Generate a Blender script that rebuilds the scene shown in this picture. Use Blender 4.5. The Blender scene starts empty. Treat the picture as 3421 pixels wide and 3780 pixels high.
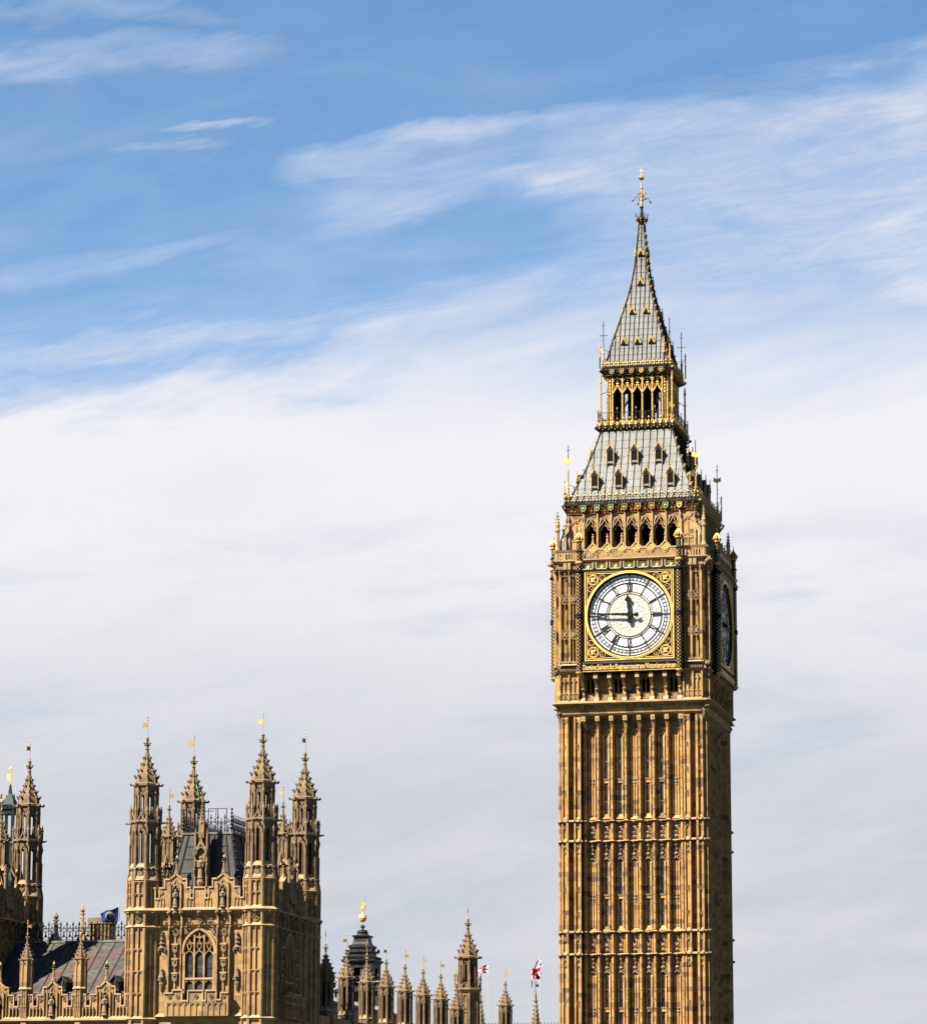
import bpy, math, random
import numpy as np
from mathutils import Matrix, Vector
random.seed(7)
C = bpy.context.scene.collection
R = math.radians
PI = math.pi
# ------------------------------------------------------------------ camera
FPX, IW, IH = 12785.0, 3421.0, 3780.0
YAW, PITCH, ROLL = -0.2394, 0.1962, 0.0030
cy_, sy_, cp_, sp_ = math.cos(YAW), math.sin(YAW), math.cos(PITCH), math.sin(PITCH)
fw = Vector((sy_*cp_, cy_*cp_, sp_)); rt = Vector((cy_, -sy_, 0)); up = rt.cross(fw)
r2 = math.cos(ROLL)*rt + math.sin(ROLL)*up
u2 = -math.sin(ROLL)*rt + math.cos(ROLL)*up
cam = bpy.data.cameras.new('camera'); camo = bpy.data.objects.new('camera', cam); C.objects.link(camo)
m3 = Matrix((r2, u2, -fw)).transposed()
camo.matrix_world = Matrix.Translation((54.4291, -288.7107, 5.9733)) @ m3.to_4x4()
cam.sensor_fit = 'HORIZONTAL'; cam.sensor_width = 36.0; cam.lens = 36.0*FPX/IW
cam.clip_start = 1.0; cam.clip_end = 20000.0
bpy.context.scene.camera = camo
# ------------------------------------------------------------------ exposure
vs = bpy.context.scene.view_settings
vs.view_transform = 'Standard'; vs.look = 'None'; vs.gamma = 1.0; vs.use_curve_mapping = False
vs.exposure = 2.3
# ------------------------------------------------------------------ sun
SUN_A, SUN_E = R(41), R(47)
sdir = Vector((-math.sin(SUN_A)*math.cos(SUN_E), -math.cos(SUN_A)*math.cos(SUN_E), math.sin(SUN_E)))
sl = bpy.data.lights.new('sun', 'SUN'); sl.energy = 5.0; sl.angle = R(0.5); sl.color = (1.0, 0.91, 0.76)
so = bpy.data.objects.new('sun', sl); C.objects.link(so)
so.rotation_euler = sdir.to_track_quat('Z', 'Y').to_euler()

# ------------------------------------------------------------------ node helper
class NT:
    def __init__(s, tree):
        s.t = tree; s.n = tree.nodes; s.l = tree.links
    def new(s, typ, **kw):
        n = s.n.new(typ)
        for k, v in kw.items():
            setattr(n, k, v)
        return n
    def put(s, sock, v):
        if v is None: return
        if hasattr(v, 'is_linked') or isinstance(v, bpy.types.NodeSocket): s.l.new(v, sock)
        else: sock.default_value = v
    def math(s, op, a, b=None, c=None, clamp=False):
        n = s.new('ShaderNodeMath', operation=op); n.use_clamp = clamp
        s.put(n.inputs[0], a); s.put(n.inputs[1], b)
        if c is not None: s.put(n.inputs[2], c)
        return n.outputs[0]
    def vmath(s, op, a, b=None):
        n = s.new('ShaderNodeVectorMath', operation=op)
        s.put(n.inputs[0], a); s.put(n.inputs[1], b)
        return n.outputs['Value'] if op in ('DOT_PRODUCT', 'LENGTH') else n.outputs[0]
    def mix(s, f, a, b, mode='MIX'):
        n = s.new('ShaderNodeMix', data_type='RGBA', blend_type=mode)
        s.put(n.inputs[0], f); s.put(n.inputs[6], a); s.put(n.inputs[7], b)
        return n.outputs[2]
    def noise(s, vec, scale, detail=4, rough=.5, dist=0):
        n = s.new('ShaderNodeTexNoise')
        s.put(n.inputs['Vector'], vec)
        n.inputs['Scale'].default_value = scale; n.inputs['Detail'].default_value = detail
        n.inputs['Roughness'].default_value = rough; n.inputs['Distortion'].default_value = dist
        return n.outputs['Fac']
    def ramp(s, f, stops, interp='LINEAR'):
        n = s.new('ShaderNodeValToRGB'); n.color_ramp.interpolation = interp
        e = n.color_ramp.elements
        while len(e) < len(stops): e.new(0.5)
        for i, (p, c) in enumerate(stops):
            e[i].position = p; e[i].color = (c[0], c[1], c[2], 1) if hasattr(c, '__len__') else (c, c, c, 1)
        s.put(n.inputs[0], f)
        return n.outputs[0]
    def smooth(s, v, a, b):
        n = s.new('ShaderNodeMapRange', interpolation_type='SMOOTHSTEP')
        s.put(n.inputs[0], v); n.inputs[1].default_value = a; n.inputs[2].default_value = b
        n.inputs[3].default_value = 0; n.inputs[4].default_value = 1
        return n.outputs[0]

# ------------------------------------------------------------------ world
w = bpy.data.worlds.new('World'); bpy.context.scene.world = w; w.use_nodes = True
t = NT(w.node_tree); t.n.clear()
sky = t.new('ShaderNodeTexSky', sky_type='NISHITA'); sky.sun_disc = False
sky.sun_elevation = SUN_E; sky.sun_rotation = math.atan2(sdir.x, sdir.y)
sky.altitude = 0; sky.air_density = 1.0; sky.dust_density = 0.2; sky.ozone_density = 2.0
tc = t.new('ShaderNodeTexCoord').outputs['Generated']
fh = Vector((sy_, cy_, 0))
den = t.math('MAXIMUM', t.vmath('DOT_PRODUCT', tc, tuple(fh)), 0.02)
U = t.math('DIVIDE', t.vmath('DOT_PRODUCT', tc, tuple(rt)), den)
V = t.math('DIVIDE', t.vmath('DOT_PRODUCT', tc, (0, 0, 1)), den)
# bearing across the sky (a: 0..1 over the quarter the photo looks at), height (b: 1 high .. 0 low)
A = t.math('DIVIDE', t.math('ADD', U, 0.136), 0.272)
B = t.math('DIVIDE', t.math('SUBTRACT', V, 0.049), 0.308)
cmb = t.new('ShaderNodeCombineXYZ'); t.put(cmb.inputs[0], A); t.put(cmb.inputs[1], B)
P = cmb.outputs[0]
def streak(rotdeg, sx, sy, scale, detail=5, rough=.55, dist=.3, off=(0, 0, 0)):
    mp = t.new('ShaderNodeMapping'); mp.inputs['Rotation'].default_value = (0, 0, R(rotdeg))
    mp.inputs['Scale'].default_value = (sx, sy, 1); mp.inputs['Location'].default_value = off
    mp2 = t.new('ShaderNodeMapping'); mp2.inputs['Rotation'].default_value = (0, 0, R(rotdeg)); t.put(mp2.inputs[0], P)
    mp.inputs['Rotation'].default_value = (0, 0, 0); t.put(mp.inputs[0], mp2.outputs[0])
    return t.noise(mp.outputs[0], scale, detail, rough, dist)
n1 = streak(-11, 1.0, 5.0, 2.2, 6, .58, .35)
n2 = streak(-9, 1.0, 3.2, 4.2, 7, .60, .4, (3, 1, 0))
n3 = streak(-5, 1.0, 2.6, 1.6, 5, .55, .2, (7, 2, 0))
wob = t.math('MULTIPLY', t.math('SUBTRACT', n1, .5), .22)
wob2 = t.math('MULTIPLY', t.math('SUBTRACT', n2, .5), .10)
wobs = t.math('ADD', wob, wob2)
def line(a0, b0, slope, w_up, w_dn):
    """1 on a streak through (a0,b0) with a slope, soft above and below"""
    d = t.math('ADD', t.math('SUBTRACT', t.math('SUBTRACT', B, b0), t.math('MULTIPLY', t.math('SUBTRACT', A, a0), slope)), t.math('MULTIPLY', wobs, .6))
    upm = t.math('SUBTRACT', 1.0, t.smooth(d, 0, w_up)); dnm = t.math('SUBTRACT', 1.0, t.smooth(t.math('MULTIPLY', d, -1), 0, w_dn))
    return t.math('MULTIPLY', upm, dnm)
def below(a0, b0, slope, wd):
    d = t.math('ADD', t.math('SUBTRACT', t.math('SUBTRACT', B, b0), t.math('MULTIPLY', t.math('SUBTRACT', A, a0), slope)), wobs)
    return t.math('SUBTRACT', 1.0, t.smooth(d, -wd, wd))
def win(a0, a1, soft):
    return t.math('MULTIPLY', t.smooth(A, a0-soft, a0+soft), t.math('SUBTRACT', 1.0, t.smooth(A, a1-soft, a1+soft)))
def mul(*v):
    r = v[0]
    for x in v[1:]: r = t.math('MULTIPLY', r, x)
    return r
tex = t.smooth(n2, .22, .82)
bank = t.math('MULTIPLY_ADD', t.smooth(A, .15, .75), t.math('SUBTRACT', below(0.0, .600, .10, .15), below(0.0, .605, .11, .050)), below(0.0, .605, .11, .050))                              # the main white bank, rising to the right
mid = mul(below(.29, .845, .115, .030), t.smooth(A, .24, .40), t.math('ADD', t.math('MULTIPLY', t.smooth(A, .45, 1.0), .28), .50))   # long veil from the middle to the right
edge = mul(line(.30, .832, .13, .03, .055), t.smooth(A, .26, .34), t.math('SUBTRACT', 1.0, t.smooth(A, .55, .95)), .72)
edge2 = mul(line(.72, .86, .16, .05, .10), t.smooth(A, .62, .85), .80)
edge3 = mul(line(.55, .80, .02, .03, .05), win(.50, .70, .06), .80)
hole = mul(line(.50, .745, .10, .05, .085), win(.30, .66, .12), .60)
s1 = mul(line(0, .728, .055, .035, .045), t.math('SUBTRACT', 1.0, t.smooth(A, .15, .42)), .50)
veil = mul(t.math('SUBTRACT', 1.0, t.smooth(B, .60, .86)), .42)
s1b = mul(line(0, .700, .08, .05, .05), t.math('SUBTRACT', 1.0, t.smooth(A, .3, .6)), .26)
s2 = mul(line(0, .640, .125, .035, .05), t.math('SUBTRACT', 1.0, t.smooth(A, .45, .85)), .68)
s3 = mul(line(.16, .862, .05, .011, .014), win(.17, .28, .04), .62)
s3b = mul(line(.16, .842, .07, .009, .012), win(.11, .24, .04), .42)
s4 = mul(line(.1, .945, .04, .03, .04), t.math('SUBTRACT', 1.0, t.smooth(A, .20, .38)), .42)
s5 = mul(line(.85, .925, .12, .02, .025), t.smooth(A, .55, .8), .26)
s6 = mul(line(0, .99, -.02, .02, .03), t.math('SUBTRACT', 1.0, t.smooth(A, .15, .35)), .30)
def mx(*v):
    r = v[0]
    for x in v[1:]: r = t.math('MAXIMUM', r, x)
    return r
texm = t.math('MULTIPLY_ADD', tex, .55, .45)
fib = streak(-9, 1.0, 7.0, 7.0, 9, .70, .6, (5, 3, 0))
texm = t.math('MULTIPLY', texm, t.math('MULTIPLY_ADD', t.smooth(fib, .3, .7), .45, .68))
thin = mul(mx(veil, mid, edge, edge2, edge3, s1, s1b, s2, s3, s3b, s4, s5, s6), texm)
thin = t.math('MULTIPLY', thin, t.math('SUBTRACT', 1.0, hole))
cover = mx(thin, bank, t.math('MULTIPLY', t.math('MULTIPLY_ADD', tex, .24, 0.05), t.smooth(B, 1.25, .6)))
cover = t.math('MINIMUM', cover, .97)
# cloud brightness: bright in the bank, greyer and cooler lower down
ptch = t.smooth(n3, .35, .65)
low = t.math('SUBTRACT', 1.0, t.smooth(t.math('ADD', B, t.math('MULTIPLY', wob, .5)), .12, .50))
pt2 = t.smooth(n1, .38, .62)
cb = t.mix(low, (.91, .89, .92, 1), (.61, .625, .675, 1))
strat = streak(-3, 1.0, 5.5, 1.9, 7, .6, .25, (11, 5, 0))
cb = t.mix(mul(t.smooth(strat, .46, .66), t.math('SUBTRACT', 1.0, t.smooth(B, .40, .52)), .80), cb, (.56, .62, .73, 1))
strat2 = streak(-6, 1.0, 4.0, 6.5, 8, .66, .5, (2, 9, 0))
cb = t.mix(mul(t.smooth(strat2, .48, .72), t.math('SUBTRACT', 1.0, t.smooth(B, .42, .56)), .45), cb, (.76, .755, .79, 1))
cb = t.mix(t.math('MULTIPLY', t.math('MULTIPLY', pt2, low), .45), cb, (.78, .765, .80, 1))
cb = t.mix(t.math('MULTIPLY', t.math('MULTIPLY', t.smooth(n3, .50, .68), t.math('SUBTRACT', 1.0, low)), .30), cb, (.77, .77, .83, 1))
cb = t.mix(t.math('MULTIPLY', t.math('SUBTRACT', 1.0, t.smooth(B, .62, .80)), 0.0), cb, (.9, .9, .9, 1))
STR = 0.05
skyc = t.mix(1.0, sky.outputs[0], (.33, .515, .62, 1), 'MULTIPLY')
EX = 2**-vs.exposure
cl = t.mix(1.0, cb, (EX/STR, EX/STR, EX/STR, 1), 'MULTIPLY')
fin = t.mix(cover, skyc, cl)
# clouds only above the horizon
bg = t.new('ShaderNodeBackground'); t.put(bg.inputs[0], fin); bg.inputs[1].default_value = STR
out = t.new('ShaderNodeOutputWorld'); t.l.new(bg.outputs[0], out.inputs[0])

# ------------------------------------------------------------------ materials
def mat(name):
    m = bpy.data.materials.new(name); m.use_nodes = True
    n = NT(m.node_tree); b = n.n['Principled BSDF']
    return m, n, b
GK = .58                                                     # overall reflectance of the painted and carved surfaces
def plain(name, col, rough=.6, metal=0.0, var=.25, scale=3.0, bump=0.0):
    col = tuple(x*GK for x in col)
    m, n, b = mat(name)
    tc = n.new('ShaderNodeTexCoord').outputs['Object']
    f = n.noise(tc, scale, 5, .6)
    c = n.mix(n.smooth(f, .3, .7), tuple(x*(1-var) for x in col)+(1,), tuple(min(1, x*(1+var)) for x in col)+(1,))
    n.put(b.inputs['Base Color'], c); b.inputs['Roughness'].default_value = rough; b.inputs['Metallic'].default_value = metal
    b.inputs['Specular IOR Level'].default_value = .5 if rough < .3 else (.3 if metal > 0 else .07)
    if bump:
        bp = n.new('ShaderNodeBump'); bp.inputs['Distance'].default_value = bump; bp.inputs['Strength'].default_value = .6
        n.put(bp.inputs['Height'], n.noise(tc, scale*4, 4, .6)); n.l.new(bp.outputs[0], b.inputs['Normal'])
    return m
def stone(name, cols, cell=(.78, .78, .40), soot=.45, sootcol=(.10, .07, .042), rough=.85):
    m, n, b = mat(name)
    tc = n.new('ShaderNodeTexCoord').outputs['Object']
    sp = n.new('ShaderNodeSeparateXYZ'); n.put(sp.inputs[0], tc)
    row = n.math('FLOOR', n.math('DIVIDE', sp.outputs[2], cell[2]))
    odd = n.math('MULTIPLY', n.math('FRACT', n.math('MULTIPLY', row, .5)), 1.0)
    def cellidx(o, s, sh): return n.math('FLOOR', n.math('ADD', n.math('DIVIDE', o, s), n.math('ADD', odd, sh)))
    cx = n.new('ShaderNodeCombineXYZ'); n.put(cx.inputs[0], cellidx(sp.outputs[0], cell[0], .13)); n.put(cx.inputs[1], cellidx(sp.outputs[1], cell[1], .37)); n.put(cx.inputs[2], row)
    wn = n.new('ShaderNodeTexWhiteNoise', noise_dimensions='3D'); n.put(wn.inputs[0], cx.outputs[0])
    cols = [tuple(x*GK for x in q) for q in cols]; sootcol = tuple(x*GK for x in sootcol); k = len(cols)
    base = n.ramp(wn.outputs[0], [(i/k, c) for i, c in enumerate(cols)], 'CONSTANT')
    mp = n.new('ShaderNodeMapping'); mp.inputs['Scale'].default_value = (1, 1, .35); n.put(mp.inputs[0], tc)
    big = n.noise(mp.outputs[0], .55, 6, .62, .4)
    fine = n.noise(tc, 6.0, 5, .65)
    c = n.mix(n.math('MULTIPLY', n.smooth(big, .46, .72), soot), base, sootcol+(1,))
    c = n.mix(n.math('MULTIPLY', n.smooth(fine, .35, .75), .30), c, tuple(x*.6 for x in cols[0])+(1,))
    mp2 = n.new('ShaderNodeMapping'); mp2.inputs['Scale'].default_value = (1, 1, .12); n.put(mp2.inputs[0], tc)
    c = n.mix(n.math('MULTIPLY', n.smooth(n.noise(mp2.outputs[0], 2.2, 5, .7), .50, .74), soot*.45), c, sootcol+(1,))
    oi = n.new('ShaderNodeObjectInfo')
    c = n.mix(1.0, c, n.ramp(oi.outputs['Random'], [(0, (.90, .90, .90)), (1, (1.08, 1.06, 1.04))]), 'MULTIPLY')
    # thin courses
    fz = n.math('FRACT', n.math('DIVIDE', sp.outputs[2], cell[2]))
    j = n.math('LESS_THAN', fz, .05)
    c = n.mix(n.math('MULTIPLY', j, .35), c, (.12, .09, .06, 1))
    n.put(b.inputs['Base Color'], c); b.inputs['Roughness'].default_value = rough
    b.inputs['Specular IOR Level'].default_value = .2
    bp = n.new('ShaderNodeBump'); bp.inputs['Distance'].default_value = .03; bp.inputs['Strength'].default_value = .5
    n.put(bp.inputs['Height'], n.noise(tc, 9.0, 5, .7)); n.l.new(bp.outputs[0], b.inputs['Normal'])
    return m
M = {}
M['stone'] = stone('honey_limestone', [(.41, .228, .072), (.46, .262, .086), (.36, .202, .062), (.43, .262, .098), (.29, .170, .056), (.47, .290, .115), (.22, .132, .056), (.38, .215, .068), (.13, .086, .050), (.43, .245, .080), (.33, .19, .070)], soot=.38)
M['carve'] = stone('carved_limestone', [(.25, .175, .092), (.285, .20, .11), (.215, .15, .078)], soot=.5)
M['pale'] = stone('pale_limestone', [(.38, .265, .135), (.35, .24, .12), (.41, .29, .15)], soot=.3)
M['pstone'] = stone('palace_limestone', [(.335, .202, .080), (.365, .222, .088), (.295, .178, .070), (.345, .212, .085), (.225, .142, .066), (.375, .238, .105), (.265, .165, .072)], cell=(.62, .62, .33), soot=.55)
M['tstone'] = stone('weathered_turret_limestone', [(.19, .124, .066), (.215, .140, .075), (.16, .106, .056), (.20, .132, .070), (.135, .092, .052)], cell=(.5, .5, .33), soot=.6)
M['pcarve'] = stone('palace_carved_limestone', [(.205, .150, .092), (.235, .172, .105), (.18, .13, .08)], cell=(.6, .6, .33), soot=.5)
M['iron'] = plain('dark_ironwork', (.020, .021, .023), .5, 0, .3)
M['black'] = plain('black_paint', (.012, .012, .013), .45, 0, .3)
M['void'] = plain('dark_interior', (.008, .007, .006), .9)
M['gold'] = plain('gold_leaf', (.95, .60, .17), .45, .5, .18, 5.0, .01)
M['goldp'] = plain('gilded_paint', (.46, .29, .08), .55, .25, .22, 4.0, .01)
M['green'] = plain('green_enamel', (.015, .14, .075), .45, 0, .3)
M['redbr'] = plain('red_gilt_frieze', (.13, .052, .016), .6, 0, .7, 6.0)
def tiles(name, col):
    col = tuple(x*GK for x in col)
    m, n, b = mat(name)
    tc = n.new('ShaderNodeTexCoord').outputs['Object']
    mp = n.new('ShaderNodeMapping'); mp.inputs['Scale'].default_value = (1, 1, .25); n.put(mp.inputs[0], tc)
    c = n.mix(n.smooth(n.noise(mp.outputs[0], 1.6, 6, .7), .3, .7), tuple(x*.72 for x in col)+(1,), tuple(x*1.15 for x in col)+(1,))
    c = n.mix(n.math('MULTIPLY', n.smooth(n.noise(mp.outputs[0], 4.5, 5, .75), .55, .72), .45), c, (.09, .085, .07, 1))
    n.put(b.inputs['Base Color'], c); b.inputs['Roughness'].default_value = .6; b.inputs['Specular IOR Level'].default_value = .2
    return m
M['tile'] = tiles('pale_iron_tiles', (.170, .172, .168)); M['tile2'] = tiles('weathered_spire_tiles', (.145, .148, .148))
M['lead'] = plain('lead_sheet', (.036, .037, .039), .55, 0, .3, .8, .01)
M['glass'] = plain('dark_leaded_glass', (.018, .022, .026), .45, 0, .4, 2.0, .02)
M['glassp'] = plain('curtained_glass', (.042, .042, .042), .4, 0, .5, 1.6, .02)
M['dial'] = plain('opal_glass', (.58, .575, .57), .25, 0, .03, 1.0)
M['dialc'] = plain('cream_opal_glass', (.60, .57, .51), .25, 0, .03, 1.0)
M['dbar'] = plain('dial_ironwork', (.022, .024, .028), .5)
M['dgold'] = plain('dial_gilt_tracery', (.42, .30, .14), .5, 0, .2)
M['copper'] = plain('verdigris', (.18, .36, .26), .6, 0, .3)
M['white'] = plain('white_paint', (.45, .445, .44), .6, 0, .05)
M['red'] = plain('red_cloth', (.55, .012, .025), .8, 0, .15)
M['wcloth'] = plain('white_cloth', (.78, .78, .80), .8, 0, .05)
M['navy'] = plain('navy_cloth', (.010, .018, .085), .8, 0, .15)
M['blue'] = plain('blue_cloth', (.012, .026, .13), .8, 0, .15)
M['yellow'] = plain('yellow_cloth', (.45, .36, .03), .8, 0, .1)
M['iron2'] = plain('grey_ironwork', (.09, .095, .095), .5, 0, .3)
M['dgreen'] = plain('dark_green_castings', (.011, .021, .021), .5, 0, .35)
def leadroof():
    m, n, b = mat('stained_slate')
    tc = n.new('ShaderNodeTexCoord').outputs['Object']
    sp = n.new('ShaderNodeSeparateXYZ'); n.put(sp.inputs[0], tc)
    cx = n.new('ShaderNodeCombineXYZ')
    n.put(cx.inputs[0], n.math('FLOOR', n.math('DIVIDE', sp.outputs[0], .9))); n.put(cx.inputs[1], n.math('FLOOR', n.math('DIVIDE', sp.outputs[2], .52)))
    wn = n.new('ShaderNodeTexWhiteNoise', noise_dimensions='3D'); n.put(wn.inputs[0], cx.outputs[0])
    c = n.ramp(wn.outputs[0], [(0, (0.038, 0.036, 0.034)), (.5, (0.051, 0.048, 0.045)), (1, (0.045, 0.040, 0.035))])
    rust = n.math('MULTIPLY', n.smooth(n.noise(tc, 1.1, 7, .75), .47, .62), n.smooth(n.noise(tc, .3, 3, .5), .30, .50))
    blot = n.smooth(n.noise(tc, 2.2, 6, .75), .40, .62)
    c = n.mix(n.math('MULTIPLY', blot, .8), c, (0.020, 0.018, 0.016, 1))
    c = n.mix(n.math('MULTIPLY', rust, .8), c, (0.071, 0.027, 0.015, 1))
    j = n.math('LESS_THAN', n.math('FRACT', n.math('DIVIDE', sp.outputs[2], .52)), .06)
    c = n.mix(n.math('MULTIPLY', j, .7), c, (.05, .045, .04, 1))
    n.put(b.inputs['Base Color'], c); b.inputs['Roughness'].default_value = .8; b.inputs['Specular IOR Level'].default_value = .08
    return m
M['slate'] = leadroof()

# ------------------------------------------------------------------ mesh builder
class MB:
    def __init__(s):
        s.v = []; s.f = []; s.m = []; s.mats = []; s.M = Matrix.Identity(4)
    def mi(s, k):
        if k not in s.mats: s.mats.append(k)
        return s.mats.index(k)
    def add(s, vs_, fs, k):
        o = len(s.v); i = s.mi(k); MM = s.M
        s.v += [tuple(MM @ Vector(p)) for p in vs_]
        s.f += [tuple(o+a for a in f) for f in fs]; s.m += [i]*len(fs)
    def box(s, x0, x1, y0, y1, z0, z1, k):
        s.add([(x0,y0,z0),(x1,y0,z0),(x1,y1,z0),(x0,y1,z0),(x0,y0,z1),(x1,y0,z1),(x1,y1,z1),(x0,y1,z1)],
              [(0,3,2,1),(4,5,6,7),(0,1,5,4),(1,2,6,5),(2,3,7,6),(3,0,4,7)], k)
    def wedge(s, x0, x1, z0, z1, y0b, y0t, y1, k, xi=0):
        """box whose front runs from y0b at the bottom to y0t at the top"""
        s.add([(x0,y0b,z0),(x1,y0b,z0),(x1,y1,z0),(x0,y1,z0),(x0+xi,y0t,z1),(x1-xi,y0t,z1),(x1-xi,y1,z1),(x0+xi,y1,z1)],
              [(0,3,2,1),(4,5,6,7),(0,1,5,4),(1,2,6,5),(2,3,7,6),(3,0,4,7)], k)
    def prism(s, pts, z0, z1, k, top=None, caps=True):
        n = len(pts); top = top or pts
        vs_ = [(p[0], p[1], z0) for p in pts]+[(p[0], p[1], z1) for p in top]
        fs = [(i, (i+1) % n, n+(i+1) % n, n+i) for i in range(n)]
        if caps: fs += [tuple(range(n-1, -1, -1)), tuple(range(n, 2*n))]
        s.add(vs_, fs, k)
    def lathe(s, prof, n, k, c=(0, 0), rot=0.0, k2=None, sq=1.0):
        """prof: (r, z) list; n sides"""
        vs_ = []; 
        for r, z in prof:
            for i in range(n):
                a = rot+2*PI*i/n
                vs_.append((c[0]+r*math.sin(a), c[1]-r*math.cos(a), z))
        fs = []; ks = []
        for j in range(len(prof)-1):
            for i in range(n):
                fs.append((j*n+i, j*n+(i+1) % n, (j+1)*n+(i+1) % n, (j+1)*n+i)); ks.append((i+j) % 2)
        if k2:
            s.add(vs_, [f for f, q in zip(fs, ks) if q == 0], k); s.add(vs_, [f for f, q in zip(fs, ks) if q], k2)
        else:
            fs += [tuple(range(n)), tuple((len(prof)-1)*n+i for i in range(n))]
            s.add(vs_, fs, k)
    def ext(s, pts, y0, y1, k):
        """plate with an (x,z) outline, from y0 (front) to y1"""
        n = len(pts)
        vs_ = [(p[0], y0, p[1]) for p in pts]+[(p[0], y1, p[1]) for p in pts]
        fs = [tuple(range(n)), tuple(range(2*n-1, n-1, -1))]+[(i, n+i, n+(i+1) % n, (i+1) % n) for i in range(n)]
        s.add(vs_, fs, k)
    def bar(s, p, q, w_, y0, y1, k, w2=None):
        dx, dz = q[0]-p[0], q[1]-p[1]; L = math.hypot(dx, dz) or 1; nx, nz = -dz/L*w_/2, dx/L*w_/2
        g = (w2 if w2 is not None else w_)/w_
        s.ext([(p[0]-nx, p[1]-nz), (q[0]-nx*g, q[1]-nz*g), (q[0]+nx*g, q[1]+nz*g), (p[0]+nx, p[1]+nz)], y0, y1, k)
    def poly(s, pts, w_, y0, y1, k):
        for a, b in zip(pts, pts[1:]): s.bar(a, b, w_, y0, y1, k)
    def arc(s, cx, cz, r, a0, a1, w_, y0, y1, k, n=24):
        """ring segment, angles clockwise from up, as one band"""
        ri, ro = r-w_/2, r+w_/2; vs_ = []
        for i in range(n+1):
            a = a0+(a1-a0)*i/n; sn, cs = math.sin(a), math.cos(a)
            vs_ += [(cx+ri*sn, y0, cz+ri*cs), (cx+ro*sn, y0, cz+ro*cs), (cx+ro*sn, y1, cz+ro*cs), (cx+ri*sn, y1, cz+ri*cs)]
        fs = []
        for i in range(n):
            o = 4*i
            for j in range(4): fs.append((o+j, o+(j+1) % 4, o+4+(j+1) % 4, o+4+j))
        s.add(vs_, fs, k)
    def disc(s, cx, cz, r, y0, y1, k, n=64, ri=None):
        if ri is None: s.ext([(cx+r*math.sin(2*PI*i/n), cz+r*math.cos(2*PI*i/n)) for i in range(n)], y0, y1, k)
        else: s.arc(cx, cz, (r+ri)/2, 0, 2*PI, r-ri, y0, y1, k, n)
    def tube(s, a, b, r, k, n=6, rb=None):
        a, b = Vector(a), Vector(b); d = (b-a).normalized()
        u = d.orthogonal().normalized(); v = d.cross(u); rb = r if rb is None else rb
        vs_ = [tuple(a+(u*math.cos(2*PI*i/n)+v*math.sin(2*PI*i/n))*r) for i in range(n)]+[tuple(b+(u*math.cos(2*PI*i/n)+v*math.sin(2*PI*i/n))*rb) for i in range(n)]
        s.add(vs_, [(i, (i+1) % n, n+(i+1) % n, n+i) for i in range(n)]+[tuple(range(n)), tuple(range(n, 2*n))], k)
    def oct(s, c, rx, rz, k, ry=None):
        ry = rx if ry is None else ry; x, y, z = c
        s.add([(x-rx,y,z),(x+rx,y,z),(x,y-ry,z),(x,y+ry,z),(x,y,z-rz),(x,y,z+rz)],
              [(0,2,5),(2,1,5),(1,3,5),(3,0,5),(2,0,4),(1,2,4),(3,1,4),(0,3,4)], k)
    def ball(s, c, r, k, n=10, m=6, rz=None):
        rz = rz or r
        s.lathe([(max(.001, r*math.sin(PI*j/m)), c[2]-rz*math.cos(PI*j/m)) for j in range(m+1)], n, k, (c[0], c[1]))
    def leaf(s, c, d, sz, k):
        """a crocket: a leaf body and an upturned tip pointing along d"""
        c = Vector(c); d = Vector(d).normalized()
        s.oct(tuple(c+d*sz*.25), sz*.42, sz*.5, k)
        s.oct(tuple(c+d*sz*.60+Vector((0, 0, sz*.34))), sz*.30, sz*.36, k)
    def rep(s, n=4):
        v0, f0, m0 = list(s.v), list(s.f), list(s.m); N = len(v0); arr = np.array(v0)
        for j in range(1, n):
            a = 2*PI*j/n; c, d = math.cos(a), math.sin(a)
            x = arr[:, 0]*c-arr[:, 1]*d; y = arr[:, 0]*d+arr[:, 1]*c
            s.v += list(zip(x.tolist(), y.tolist(), arr[:, 2].tolist()))
            s.f += [tuple(i+j*N for i in f) for f in f0]; s.m += m0
        return s
    def mesh(s, name):
        me = bpy.data.meshes.new(name); me.from_pydata(s.v, [], s.f)
        for k in s.mats: me.materials.append(M[k])
        me.polygons.foreach_set('material_index', s.m); me.update()
        return me
    def build(s, name, parent=None, loc=None, rotz=0):
        o = bpy.data.objects.new(name, s.mesh(name)); C.objects.link(o)
        if parent: o.parent = parent
        if loc: o.location = loc
        o.rotation_euler.z = rotz
        return o
def tag(o, label=None, cat=None, group=None, kind=None):
    for k, v in (('label', label), ('category', cat), ('group', group), ('kind', kind)):
        if v: o[k] = v
    return o
def thing(name, label, cat, loc=(0, 0, 0), group=None):
    o = bpy.data.objects.new(name, None); C.objects.link(o); o.location = loc
    return tag(o, label, cat, group)
def inst(src, parent, rotz=0, loc=(0, 0, 0), kids=True, label=None):
    """a copy of a part (and of its sub-parts)"""
    c = src.copy(); C.objects.link(c); c.parent = parent; c.location = loc; c.rotation_euler.z = rotz
    if label: c['label'] = label
    if kids:
        for ch in src.children:
            d = ch.copy(); C.objects.link(d); d.parent = c
    return c
def copy_tree(o, parent=None):
    c = o.copy(); C.objects.link(c); c.parent = parent
    for ch in o.children: copy_tree(ch, c)
    return c
def arch_pts(xc, a, zs, h, n=6):
    """pointed arch curve from left to right"""
    L = []
    for i in range(n+1):
        u = i/n; x = (1-u)**2*(-a)+2*u*(1-u)*(-a)+0; z = 2*u*(1-u)*.75*h+u*u*h
        L.append((xc+x, zs+z))
    return L+[(2*xc-x, z) for x, z in reversed(L[:-1])]
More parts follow.
